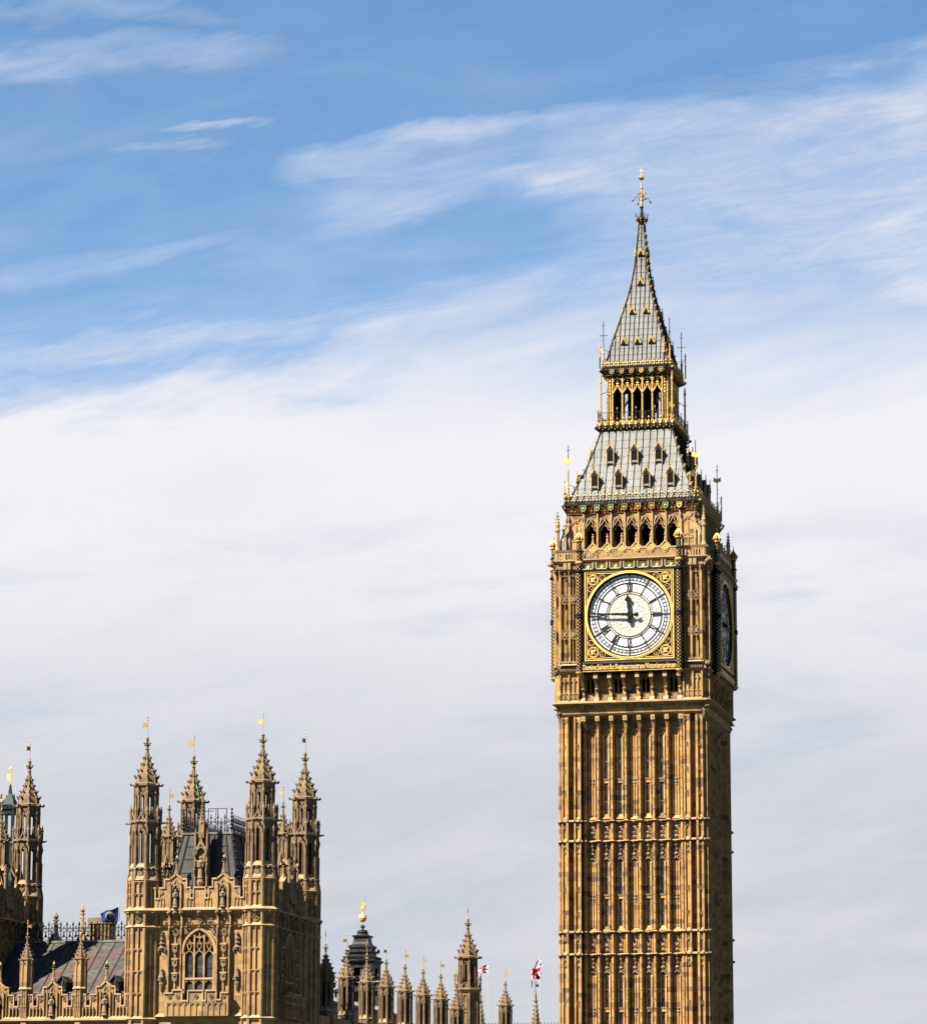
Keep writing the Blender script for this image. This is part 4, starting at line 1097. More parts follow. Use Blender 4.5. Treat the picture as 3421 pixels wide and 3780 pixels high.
# ---- corner weather vanes and stays
def vane_post(z0, z1, butterfly):
    s = MB()
    s.lathe([(.10, z0), (.10, z0+1.3), (.13, z0+1.35), (.07, z0+1.45), (.06, z0+1.9)], 6, 'goldp'); s.tube((0, 0, z0+1.8), (0, 0, z1), .035, 'iron', 5)
    s.tube((.42, -.42, z0), (.42, -.42, z0+1.1), .06, 'iron', 5); s.lathe([(.09, z0+1.1), (.05, z0+1.2), (.05, z0+1.9), (.08, z0+2.0), (.02, z0+2.3)], 6, 'goldp', (.42, -.42))
    s.tube((0, 0, z0+1.3), (.42, -.42, z0+1.9), .03, 'goldp', 4); s.tube((0, 0, z0+1.7), (-.62, -.62, z0+1.5), .02, 'iron', 4)
    s.bar((-.14, z1-.38), (.14, z1-.38), .04, -.02, .02, 'iron'); s.oct((0, 0, z1), .05, .16, 'goldp')
    s.oct((0, 0, z0+2.6), .08, .1, 'goldp'); s.oct((0, 0, z0+2.2), .07, .09, 'goldp')
    if not butterfly:
        s.bar((-.30, z1-1.28), (.30, z1-1.28), .03, -.02, .02, 'iron'); s.oct((0, 0, z1-1.25), .08, .08, 'iron')
        s.oct((-.3, 0, z1-1.25), .05, .05, 'iron'); s.oct((.3, 0, z1-1.25), .05, .05, 'iron')
    return s
for rz in range(4):
    for (hx, z0, z1, bf) in ((5.50, 64.2, 69.25, True), (2.9, 76.55, 80.75, False)):
        s = vane_post(z0, z1, bf); x, y = -hx, -hx; a = rz*PI/2
        o = s.build('vane_post', ct); 
        o.location = (x*math.cos(a)-y*math.sin(a), x*math.sin(a)+y*math.cos(a), 0); o.rotation_euler.z = a+PI if False else a+PI
        o.rotation_euler.z = a-PI/2*0+PI/2*0
        o.rotation_euler.z = a+PI
        if bf:
            g = MB(); zc = z1-1.25
            for sx in (-1, 1): g.ext([(0, zc), (sx*.12, zc+.16), (sx*.34, zc+.24), (sx*.30, zc+.02), (sx*.36, zc-.14), (sx*.16, zc-.16), (0, zc-.32)], -.03, .03, 'gold')
            g.oct((0, 0, zc), .08, .3, 'gold'); g.oct((0, 0, zc-.9), .08, .12, 'gold'); g.tube((0, 0, zc-.95), (0, 0, zc+.1), .045, 'gold', 5)
            v = g.build('gilded_vane', None); v.parent = o; v.rotation_euler.z = -(a+PI)
# ---- crown and finial
s = MB()
s.lathe([(.22, 89.9), (.30, 90.0), (.30, 90.1), (.22, 90.15), (.26, 90.3), (.52, 90.42), (.56, 90.55), (.46, 90.62), (.40, 90.6)], 8, 'iron')
for k_ in range(8):
    a = k_*PI/4; sn, cs = math.sin(a), math.cos(a)
    s.oct((.53*sn, .53*cs, 90.5), .08, .09, 'gold'); s.tube((.5*sn, .5*cs, 90.6), (.56*sn, .56*cs, 90.95), .025, 'iron', 4); s.oct((.56*sn, .56*cs, 90.98), .055, .06, 'iron')
    s.oct((.45*sn, .45*cs, 90.3), .06, .1, 'goldp'); s.tube((.28*sn, .28*cs, 90.1), (.5*sn, .5*cs, 90.38), .03, 'goldp', 4)
s.lathe([(.45, 90.62), (.30, 90.72), (.20, 90.85), (.13, 91.3), (.11, 91.55), (.18, 91.62), (.18, 91.68), (.10, 91.72)], 8, 'iron')
s.build('spire_crown', ct)
s = MB()
s.lathe([(.10, 91.7), (.13, 91.8), (.13, 92.25), (.16, 92.35), (.10, 92.5), (.09, 92.9), (.12, 92.95), (.08, 93.05), (.07, 93.35), (.13, 93.42), (.09, 93.5), (.05, 93.9), (.04, 94.1)], 8, 'goldp')
s.ball((0, 0, 94.33), .21, 'goldp', 10, 6); s.lathe([(.2, 94.28), (.29, 94.33), (.2, 94.38)], 12, 'gold')
for k_ in range(6): s.oct((.22*math.sin(k_*PI/3), .22*math.cos(k_*PI/3), 94.45), .05, .08, 'gold')
s.lathe([(.07, 94.55), (.05, 94.7), (.04, 95.1), (.01, 95.3)], 6, 'gold'); s.box(-.16, .16, -.03, .03, 94.93, 95.02, 'gold'); s.box(-.03, .03, -.16, .16, 94.93, 95.02, 'gold')
for k_ in range(8):
    a = k_*PI/4+.2; sn, cs = math.sin(a), math.cos(a); big = k_ % 2
    pts = [(.1, 92.2), (.35, 92.55), (.62, 92.5), (.78, 92.28)] if big else [(.1, 92.45), (.26, 92.7), (.36, 92.95)]
    for p, q in zip(pts, pts[1:]): s.tube((p[0]*sn, p[0]*cs, p[1]), (q[0]*sn, q[0]*cs, q[1]), .022, 'iron', 4)
    e = pts[-1]; s.oct((e[0]*sn, e[0]*cs, e[1]), .11, .12, 'goldp')
    if big: s.oct((.64*sn, .64*cs, 92.66), .09, .1, 'gold'); s.oct((.86*sn, .86*cs, 92.16), .09, .09, 'iron')
s.build('gilded_finial', ct)
# ================================================================== PALACE: shared gothic pieces
TR, RZ = Matrix.Translation, (lambda a: Matrix.Rotation(a, 4, 'Z'))
def octo(b, ap, fn, base=Matrix.Identity(4), n=8):
    for k_ in range(n):
        b.M = base @ RZ(2*PI*k_/n) @ TR((0, -ap, 0)); fn(k_)
    b.M = base
def crossf(ap, n=8): return ap/math.cos(PI/n)
def spire_mesh(ap, z0, zt, cro=7, kb='tstone', hooks=True, lean=1.0):
    """bell-shaped octagonal stone spire with crockets and a cross-shaped finial"""
    s = MB(); Hh = zt-z0; f = lambda u: z0+u*Hh
    prof = [(ap*1.02, f(0)), (ap*1.14, f(.02)), (ap*1.14, f(.06)), (ap*.95, f(.09)), (ap*.90, f(.16)), (ap*.76, f(.25)), (ap*.56, f(.34)), (ap*.40, f(.43)), (ap*.25, f(.55)), (ap*.16, f(.66)), (ap*.12, f(.78)), (ap*.10, f(.90)), (ap*.14, f(.92)), (ap*.04, f(1.0))]
    cr = crossf(1); s.lathe([(r*cr, z) for r, z in prof], 8, kb, rot=PI/8)
    rows = [prof[i] for i in (4, 5, 6, 7, 8)]; tabz = [p[1] for p in prof]
    def rad(z):
        for (r0, za), (r1, zb) in zip(prof, prof[1:]):
            if za <= z <= zb: return (r0+(r1-r0)*(z-za)/(zb-za))*cr
        return ap*.1
    cro = 4
    for i in range(cro):
        z = f(.185+i*.50/cro)
        for k_ in range(8):
            a = PI/8+k_*PI/4; d = (math.sin(a), -math.cos(a), .25); r = rad(z)
            s.leaf((r*math.sin(a), -r*math.cos(a), z), d, ap*(.38-.04*i), 'pcarve')
    for k_ in range(8):                                      # ribs
        a = PI/8+k_*PI/4; sn, cs = math.sin(a), -math.cos(a)
        for (r0, za), (r1, zb) in zip(prof[3:9], prof[4:10]): s.tube((r0*cr*sn, r0*cr*cs, za), (r1*cr*sn, r1*cr*cs, zb), ap*.055, 'pcarve', 4)
        if hooks:
            s.tube((ap*1.05*cr*sn, ap*1.05*cr*cs, f(.035)), (ap*1.38*cr*sn, ap*1.38*cr*cs, f(.03)), ap*.09, 'pcarve', 5); s.ball((ap*1.38*cr*sn, ap*1.38*cr*cs, f(.05)), ap*.12, 'pcarve', 6, 4)
    for k_ in range(4):                                      # finial
        a = k_*PI/2; s.leaf((ap*.1*math.sin(a), -ap*.1*math.cos(a), f(.83)), (math.sin(a), -math.cos(a), .2), ap*.36, 'pcarve')
    s.lathe([(ap*.12, f(.74)), (ap*.24, f(.75)), (ap*.12, f(.765))], 8, 'pcarve'); s.lathe([(ap*.1, f(.94)), (ap*.2, f(.955)), (ap*.1, f(.975))], 6, 'pcarve')
    return s.mesh('spire')
def vane_mesh(h, fw_, ang):
    """gilded rod with a small square banner"""
    s = MB(); s.tube((0, 0, 0), (0, 0, h), .022 if h > .9 else .018, 'goldp', 5)
    s.oct((0, 0, h), .05, .13, 'goldp'); s.oct((0, 0, h-.16), .06, .07, 'goldp'); s.ball((0, 0, .03), .06, 'goldp', 6, 4)
    s.M = RZ(ang); z0 = h*.50
    s.ext([(-fw_, z0), (0, z0+.02), (0, z0+fw_), (-fw_, z0+fw_-.02)], -.012, .012, 'goldp')
    for zq in (z0, z0+fw_*.5, z0+fw_): s.box(-fw_-.08, -fw_, -.012, .012, zq-.025, zq+.025, 'goldp')
    return s.mesh('weather_vane')
VANE = [vane_mesh(1.28, .30, 0.2), vane_mesh(1.28, .30, 2.6), vane_mesh(1.28, .30, 1.1)]
VS = [vane_mesh(.98, .22, 0.3), vane_mesh(.98, .22, 3.3), vane_mesh(.98, .22, 1.2)]
def lancets(b, x0, x1, z0, z1, y, k='pstone', rows=2, kc='pcarve', dep=.10, n=2):
    """blind panelling on a face: mullions and cusped heads, standing dep proud of y"""
    wd = (x1-x0)/n; 
    for i in range(n+1): b.box(x0+i*wd-.03, x0+i*wd+.03, y-dep, y, z0, z1, k)
    hh = (z1-z0)/rows
    for r in range(rows):
        zt = z0+(r+1)*hh
        b.box(x0, x1, y-dep*.9, y, zt-.05, zt, k)
        for i in range(n):
            xc = x0+(i+.5)*wd
            spandrel(b, x0+i*wd+.03, x0+(i+1)*wd-.03, zt-.30 if hh > .6 else zt-hh*.4, zt-.05, y-dep*.6, y, kc)
def turret_meshes(see=True):
    """the tall corner turret: solid panelled drum, shield stage, tall open stage, crown of gables, open lantern"""
    s = MB(); cr = crossf(1)
    ap = .95
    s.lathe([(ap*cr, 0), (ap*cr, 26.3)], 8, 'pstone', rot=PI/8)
    hw = ap*math.tan(PI/8)
    def low(k_):
        for sx in (-1, 1): s.box(sx*hw-.05, sx*hw+.05, -.14, .05, 8, 26.3, 'pstone')
        lancets(s, -hw+.05, hw-.05, 17.6, 23.25, 0, rows=4, dep=.12)
        lancets(s, -hw+.05, hw-.05, 24.6, 26.2, 0, rows=2, dep=.12)
        tops_ = 0
        for z, pr, hh in ((17.35, .20, .20), (23.25, .20, .18), (24.3, .30, .24), (26.28, .16, .14), (30.02, .10, .12)):
            w0 = (ap)*math.tan(PI/8); w1 = (ap+pr)*math.tan(PI/8)
            if z < 30: s.add([(-w0, 0, z-hh), (w0, 0, z-hh), (w1, -pr, z), (-w1, -pr, z), (w0, 0, z+pr*.9), (-w0, 0, z+pr*.9), (0, .3, z)], [(0, 1, 2, 3), (3, 2, 4, 5)], 'pale')
        # diaper frieze
        s.poly([(-.25, 23.75), (0, 24.0), (.25, 23.75), (0, 23.5), (-.25, 23.75)], .05, -.07, 0, 'pcarve'); s.oct((0, -.03, 23.75), .1, .1, 'pcarve'); s.box(-hw, hw, -.06, 0, 23.95, 24.05, 'pstone')
        s.oct((0, -.2, 24.15), .16, .16, 'pcarve')
    octo(s, ap, low)
    s.M = Matrix.Identity(4)
    s.lathe([(ap*cr, 26.3), (.86*cr, 26.9), (.86*cr, 27.15)], 8, 'tstone', rot=PI/8)
    a2 = .84; h2 = a2*math.tan(PI/8)
    def sh(k_):
        s.wedge(-h2+.06, h2-.06, 26.36, 26.6, -.22, -.08, .2, 'pale')
        s.ext([(-.18, 26.85), (.18, 26.85), (.18, 26.62), (0, 26.48), (-.18, 26.62)], -.14, .1, 'pcarve'); s.oct((0, -.12, 27.0), .13, .09, 'pcarve')
        s.wedge(-h2+.04, h2-.04, 27.1, 27.4, -.14, .0, .2, 'pale', .06)
        # corner shaft with offsets
        for sx in (-1, 1):
            s.wedge(sx*h2-.07, sx*h2+.07, 26.3, 26.9, -.26, -.14, .15, 'tstone'); s.box(sx*h2-.06, sx*h2+.06, -.14, .12, 26.9, 28.6, 'tstone')
            s.box(sx*h2-.05, sx*h2+.05, -.09, .12, 28.6, 30.0, 'tstone'); s.box(sx*h2-.085, sx*h2+.085, -.17, .1, 27.0, 27.08, 'pale'); s.oct((sx*h2, -.12, 29.5), .07, .3, 'pcarve')
            s.box(min(sx*.12, sx*h2), max(sx*.12, sx*h2), -.0, .14, 27.1, 29.7, 'tstone')
            s.box(sx*.13-.02, sx*.13+.02, -.04, .05, 27.35, 29.6, 'tstone')
        spandrel(s, -h2, h2, 29.25, 30.0, -.02, .14, 'tstone', .13, .3)
        s.poly([(-.16, 29.45), (0, 29.75), (.16, 29.45)], .04, -.05, 0, 'pcarve'); s.poly([(-.16, 29.85), (0, 29.62), (.16, 29.85)], .04, -.05, 0, 'pcarve')
    octo(s, a2, sh)
    s.M = Matrix.Identity(4)
    s.lathe([(.85*cr, 29.95), (.98*cr, 30.08), (.98*cr, 30.2), (.70*cr, 30.22), (.70*cr, 30.3)], 8, 'pcarve', rot=PI/8)
    a3 = .92; h3 = a3*math.tan(PI/8)
    def crownf(k_):
        s.poly([(-h3, 30.1), (-.16, 30.32), (-.05, 30.55), (0, 30.85), (.05, 30.55), (.16, 30.32), (h3, 30.1)], .07, -.04, .06, 'pcarve'); s.oct((0, 0, 30.95), .07, .14, 'pcarve')
        s.lathe([(.07, 30.0), (.07, 30.75), (.10, 30.8), (.02, 31.2)], 6, 'pcarve', (h3, 0)); 
        for q in range(2): s.oct((h3, 0, 30.85+.14*q), .09-.02*q, .05, 'pcarve')
        if k_ % 2 == 0: s.tube((0, .1, 30.05), (0, -.36, 30.05), .07, 'pcarve', 5); s.oct((0, -.42, 30.08), .09, .09, 'pcarve')
    octo(s, a3, crownf)
    a4 = .68; h4 = a4*math.tan(PI/8)
    def up_(k_):
        for sx in (-1, 1):
            s.box(sx*h4-.05, sx*h4+.05, -.08, .08, 30.2, 32.5, 'tstone'); s.box(min(sx*.10, sx*h4), max(sx*.10, sx*h4), 0, .1, 30.2, 32.2, 'tstone'); s.oct((sx*h4, -.07, 32.0), .06, .25, 'pcarve')
        spandrel(s, -h4, h4, 31.65, 32.5, -.0, .1, 'tstone', .11, .25)
        s.poly([(-.15, 31.85), (0, 32.15), (.15, 31.85)], .04, -.03, 0, 'pcarve'); s.poly([(-.15, 32.3), (0, 32.05), (.15, 32.3)], .04, -.03, 0, 'pcarve')
        s.box(-h4, h4, 0, .1, 30.2, 30.5, 'tstone')
    octo(s, a4, up_)
    s.M = Matrix.Identity(4)
    s.lathe([(.16, 26), (.14, 32.5)], 6, 'tstone')
    return s.mesh('turret')
T_M = turret_meshes(); T_S = spire_mesh(.70, 32.42, 35.80)
def mkobj(name, me, parent, loc=(0, 0, 0), rz=0):
    o = bpy.data.objects.new(name, me); C.objects.link(o); o.parent = parent; o.location = loc; o.rotation_euler.z = rz; return o
def statue_mesh(h):
    """robed standing figure on a corbel, one continuous surface"""
    s = MB(); s.lathe([(.10*h, 0), (.17*h, .04*h), (.15*h, .12*h), (.125*h, .35*h), (.105*h, .52*h), (.15*h, .66*h), (.165*h, .74*h), (.12*h, .80*h), (.05*h, .83*h), (.045*h, .85*h), (.075*h, .90*h), (.072*h, .95*h), (.03*h, 1.0*h)], 9, 'pcarve')
    s.tube((-.15*h, -.02, .72*h), (-.12*h, -.13*h, .52*h), .04*h, 'pcarve', 6, .03*h); s.tube((-.12*h, -.13*h, .52*h), (.02*h, -.17*h, .56*h), .03*h, 'pcarve', 6, .025*h)
    s.tube((.15*h, -.02, .72*h), (.16*h, -.12*h, .52*h), .04*h, 'pcarve', 6, .03*h); s.tube((.16*h, -.12*h, .52*h), (.09*h, -.18*h, .60*h), .03*h, 'pcarve', 6, .025*h)
    s.lathe([(.20*h, -.12*h), (.16*h, -.02*h), (.12*h, 0)], 8, 'pcarve')
    return s.mesh('statue')
ST_M = statue_mesh(1.35)
def gable_outline(xc, w_, z0, zg):
    return xc, w_, z0, zg
def parapet(b, pts, z0, y, k='pstone', th=.28):
    """pts: stepped (x, z) top line from left to right; a wall with moulded coping and pierced panels"""
    b.ext([(pts[0][0], z0)]+pts+[(pts[-1][0], z0)], y, y+th, k)
    for p, q in zip(pts, pts[1:]):
        if abs(p[0]-q[0]) > .03: b.bar((p[0]-.03, p[1]+.02), (q[0]+.03, q[1]+.02), .10, y-.09, y+th+.05, 'pale')
        else: b.bar((p[0], min(p[1], q[1])), (p[0], max(p[1], q[1])), .08, y-.07, y+.02, 'pale')
def finial_post(name='finial'):
    s = MB(); s.lathe([(.17, 0), (.12, .25), (.09, .35), (.075, .8), (.14, .86), (.14, .9)], 6, 'pstone'); s.lathe([(.10, .9), (.16, .98), (.13, 1.06), (.05, 1.12)], 7, 'iron'); s.ball((0, 0, 1.2), .075, 'gold', 7, 5); s.oct((0, 0, 1.3), .04, .08, 'gold')
    return s.mesh(name)
FP = finial_post()
def tower_face(b, W, yf, windows=True):
    """one face of the turreted tower in its local frame: wall between turrets, |x|<W, plane y=-yf"""
    y = -yf
    b.box(-W, W, y, y+.6, 0, 24.3, 'pstone')
    zs = 17.5
    # projecting strips
    for x in (-2.05, -1.22, 1.22, 2.05):
        b.box(x-.06, x+.06, y-.22, y+.05, zs, 24.2, 'pstone'); b.box(x-.035, x+.035, y-.30, y-.2, zs+.9, 23.2, 'pstone'); b.oct((x, y-.28, 22.6), .06, .4, 'pcarve')
        b.box(x-.05, x+.05, y-.34, y-.2, 24.2, 26.0, 'pstone')
    b.wedge(-2.1, 2.1, zs, zs+.12, y-.35, y-.2, y, 'pale')
    # outer niches: canopy, corbel figure
    for sx in (-1, 1):
        x = sx*2.55
        b.wedge(x-.42, x+.42, zs, zs+.22, y-.25, y-.02, y+.1, 'pale')
        b.lathe([(.10, 19.7), (.22, 20.0), (.16, 20.15), (.10, 20.4), (.12, 20.5), (.03, 20.65)], 7, 'pcarve', (x, y-.12)); b.ball((x, y-.14, 20.0), .17, 'pcarve', 7, 5, .22); b.lathe([(.03, 19.1), (.10, 19.3), (.17, 19.6), (.13, 19.75)], 7, 'pcarve', (x, y-.08)); b.tube((x-.28, y-.05, 19.85), (x+.28, y-.05, 19.85), .07, 'pcarve', 6)
        for q in range(4): b.oct((x, y-.10, 21.9+.28*q), .26-.05*q, .22, 'pcarve', .2)
        b.oct((x-.22, y-.1, 21.75), .09, .25, 'pcarve'); b.oct((x+.22, y-.1, 21.75), .09, .25, 'pcarve')
    # shield columns beside the window
    for sx in (-1, 1):
        x = sx*1.64
        b.box(x-.035, x+.035, y-.10, y, zs+1, 21.6, 'pstone')
        for z in (20.05, 20.97, 21.9):
            b.ext([(x-.18, z+.1), (x+.18, z+.1), (x+.16, z-.22), (x, z-.34), (x-.16, z-.22)], y-.22, y, 'pcarve'); b.box(x-.21, x+.21, y-.26, y, z+.16, z+.27, 'pale'); b.oct((x, y-.22, z+.05), .13, .12, 'pcarve')
        lancets(b, x-.34, x+.34, 22.35, 23.2, y, rows=1, dep=.10)
        quatre(b, x, 22.9, .26, y-.1, y, 'pcarve', .05)
    # panelling over the window arch
    b.poly(arch_pts(0, 1.12, 21.5, 1.62, 9), .14, y-.24, y, 'pale'); b.poly(arch_pts(0, 1.02, 21.5, 1.5, 9), .10, y-.14, y, 'pstone')
    for sx in (-1, 1):
        b.box(sx*1.09-.06, sx*1.09+.06, y-.20, y, 18.4, 21.5, 'pstone')
        quatre(b, sx*.92, 23.0, .2, y-.12, y, 'pcarve', .045); b.bar((sx*.6, 23.2), (sx*1.2, 22.6), .05, y-.1, y, 'pcarve')
    # balcony parapet
    st = [(-2.15, 18.95), (-1.6, 18.95), (-1.6, 19.15), (-.95, 19.15), (-.95, 18.45), (-.55, 18.45), (-.55, 19.1), (.45, 19.1), (.45, 18.45), (.65, 18.45), (.65, 19.1), (1.35, 19.1), (1.35, 18.5), (1.65, 18.5), (1.65, 18.95), (2.15, 18.95)]
    parapet(b, st, zs, y-.62, th=.2)
    b.box(-2.15, -2.0, y-.62, y, zs, 18.9, 'pstone'); b.box(2.0, 2.15, y-.62, y, zs, 18.9, 'pstone')
    for i in range(11):
        x = -1.95+i*.39
        b.box(x-.03, x+.03, y-.68, y-.6, zs+.1, 18.4, 'pstone'); b.poly([(x+.05, 18.2), (x+.195, 18.38), (x+.34, 18.2)], .05, y-.68, y-.6, 'pcarve') if i < 10 else None
    for x in (-1.25, 0, 1.0, -1.8, 1.85): quatre(b, x, 18.75, .15, y-.67, y-.6, 'pcarve', .04)
    # moulded string, diaper frieze, cornice
    b.wedge(-W, W, 23.2, 23.38, y-.02, y-.26, y+.2, 'pale')
    for i in range(9): b.oct((-W+.35+i*(2*W-.7)/8, y-.26, 23.22), .10, .10, 'pcarve')
    n_ = 11
    for i in range(n_):
        x = -W+.3+i*(2*W-.6)/(n_-1)
        if i % 2: b.poly([(x-.22, 23.72), (x, 23.94), (x+.22, 23.72), (x, 23.5), (x-.22, 23.72)], .05, y-.09, y, 'pcarve'); b.oct((x, y-.05, 23.72), .09, .09, 'pcarve')
        else: b.bar((x-.2, 23.5), (x+.2, 23.94), .05, y-.09, y, 'pcarve'); b.bar((x+.2, 23.5), (x-.2, 23.94), .05, y-.09, y, 'pcarve'); b.bar((x, 23.5), (x, 23.94), .05, y-.09, y, 'pcarve')
    b.wedge(-W, W, 24.05, 24.30, y-.05, y-.40, y+.2, 'pcarve'); b.box(-W, W, y-.44, y+.3, 24.30, 24.36, 'pale'); b.wedge(-W, W, 24.36, 24.5, y-.44, y-.3, y+.2, 'pale')
    for x in (-2.05, -1.64, -1.22, 0, 1.22, 1.64, 2.05): b.oct((x, y-.38, 24.15), .16, .2, 'pcarve')
    # battlemented parapet with two gables
    yy = y-.30
    L = [(-W, 25.75), (-3.0, 25.75), (-3.0, 25.05), (-2.72, 25.05), (-2.72, 25.75), (-2.35, 25.75), (-2.35, 26.3), (-1.98, 26.3), (-1.60, 26.66), (-1.22, 26.3), (-.88, 26.3), (-.88, 25.75), (-.62, 25.75), (-.62, 25.05), (-.40, 25.05), (-.40, 25.75)]
    pts = L+[(-x, z) for x, z in reversed(L)]
    parapet(b, pts, 24.35, yy, th=.25)
    for sx in (-1, 1):
        x = sx*1.6
        b.box(x-.21, x+.21, yy-.02, yy+.02, 24.75, 25.75, 'void'); b.poly(arch_pts(x, .23, 25.55, .4), .06, yy-.08, yy, 'pcarve'); b.poly([(x-.14, 26.05), (x, 26.3), (x+.14, 26.05)], .05, yy-.06, yy, 'pcarve')
        for q in (-.36, .36): b.box(x+q-.05, x+q+.05, yy-.16, yy, 24.2, 25.9, 'pstone'); b.oct((x+q, yy-.12, 26.0), .07, .2, 'pcarve')
        for xm in (-1.02, 1.0):
            quatre(b, x+xm, 25.5, .17, yy-.06, yy, 'pcarve', .05)
            for q in (-.22, 0, .22): b.box(x+xm+q-.025, x+xm+q+.025, yy-.06, yy, 24.5, 25.1, 'pstone')
            b.poly([(x+xm-.2, 25.0), (x+xm-.1, 25.12), (x+xm, 25.0), (x+xm+.1, 25.12), (x+xm+.2, 25.0)], .04, yy-.06, yy, 'pcarve')
def make_window(W=1.0):
    f = MB(); y = 0
    f.box(-W, W, y+.20, y+.3, 18.0, 21.5, 'glassp')
    f.ext([(-W, 21.5), (W, 21.5)]+list(reversed(arch_pts(0, W, 21.5, 1.45, 9))), y+.2, y+.3, 'glassp')
    for x in (-W/3, W/3): f.box(x-.05, x+.05, y+.02, y+.22, 18.0, 22.72, 'pstone')
    for x in (-W*2/3, 0, W*2/3): f.box(x-.03, x+.03, y+.05, y+.2, 22.1, 22.5+(.35 if x == 0 else -.1), 'pstone')
    f.poly([(-W/3, 22.45), (-W/6, 22.65), (0, 22.45), (W/6, 22.65), (W/3, 22.45)], .05, y+.05, y+.2, 'pstone'); f.poly([(-W*.85, 22.1), (-W*2/3, 22.3), (-W/3, 22.1)], .05, y+.05, y+.2, 'pstone'); f.poly([(W*.85, 22.1), (W*2/3, 22.3), (W/3, 22.1)], .05, y+.05, y+.2, 'pstone')
    for sx in (-1, 1): f.box(sx*W-.06, sx*W+.06, y+.0, y+.3, 18.0, 21.6, 'pstone')
    f.box(-W, W, y+.0, y+.22, 19.85, 19.97, 'pale')
    for i in range(3):
        xc = -W*2/3+i*W*2/3
        f.poly(arch_pts(xc, W/3-.04, 21.25, .45), .055, y+.05, y+.2, 'pstone'); f.poly(arch_pts(xc, W/3-.04, 19.5, .32), .05, y+.05, y+.2, 'pstone')
        f.poly([(xc, 21.7), (xc-.14, 22.0), (xc-.1, 22.25)], .05, y+.05, y+.2, 'pstone'); f.poly([(xc, 21.7), (xc+.14, 22.0), (xc+.1, 22.25)], .05, y+.05, y+.2, 'pstone')
        for q in range(1, 4): f.box(xc-W/3, xc+W/3, y+.185, y+.2, 19.97+.3*q, 19.98+.3*q, 'iron')
    return f.mesh('window')
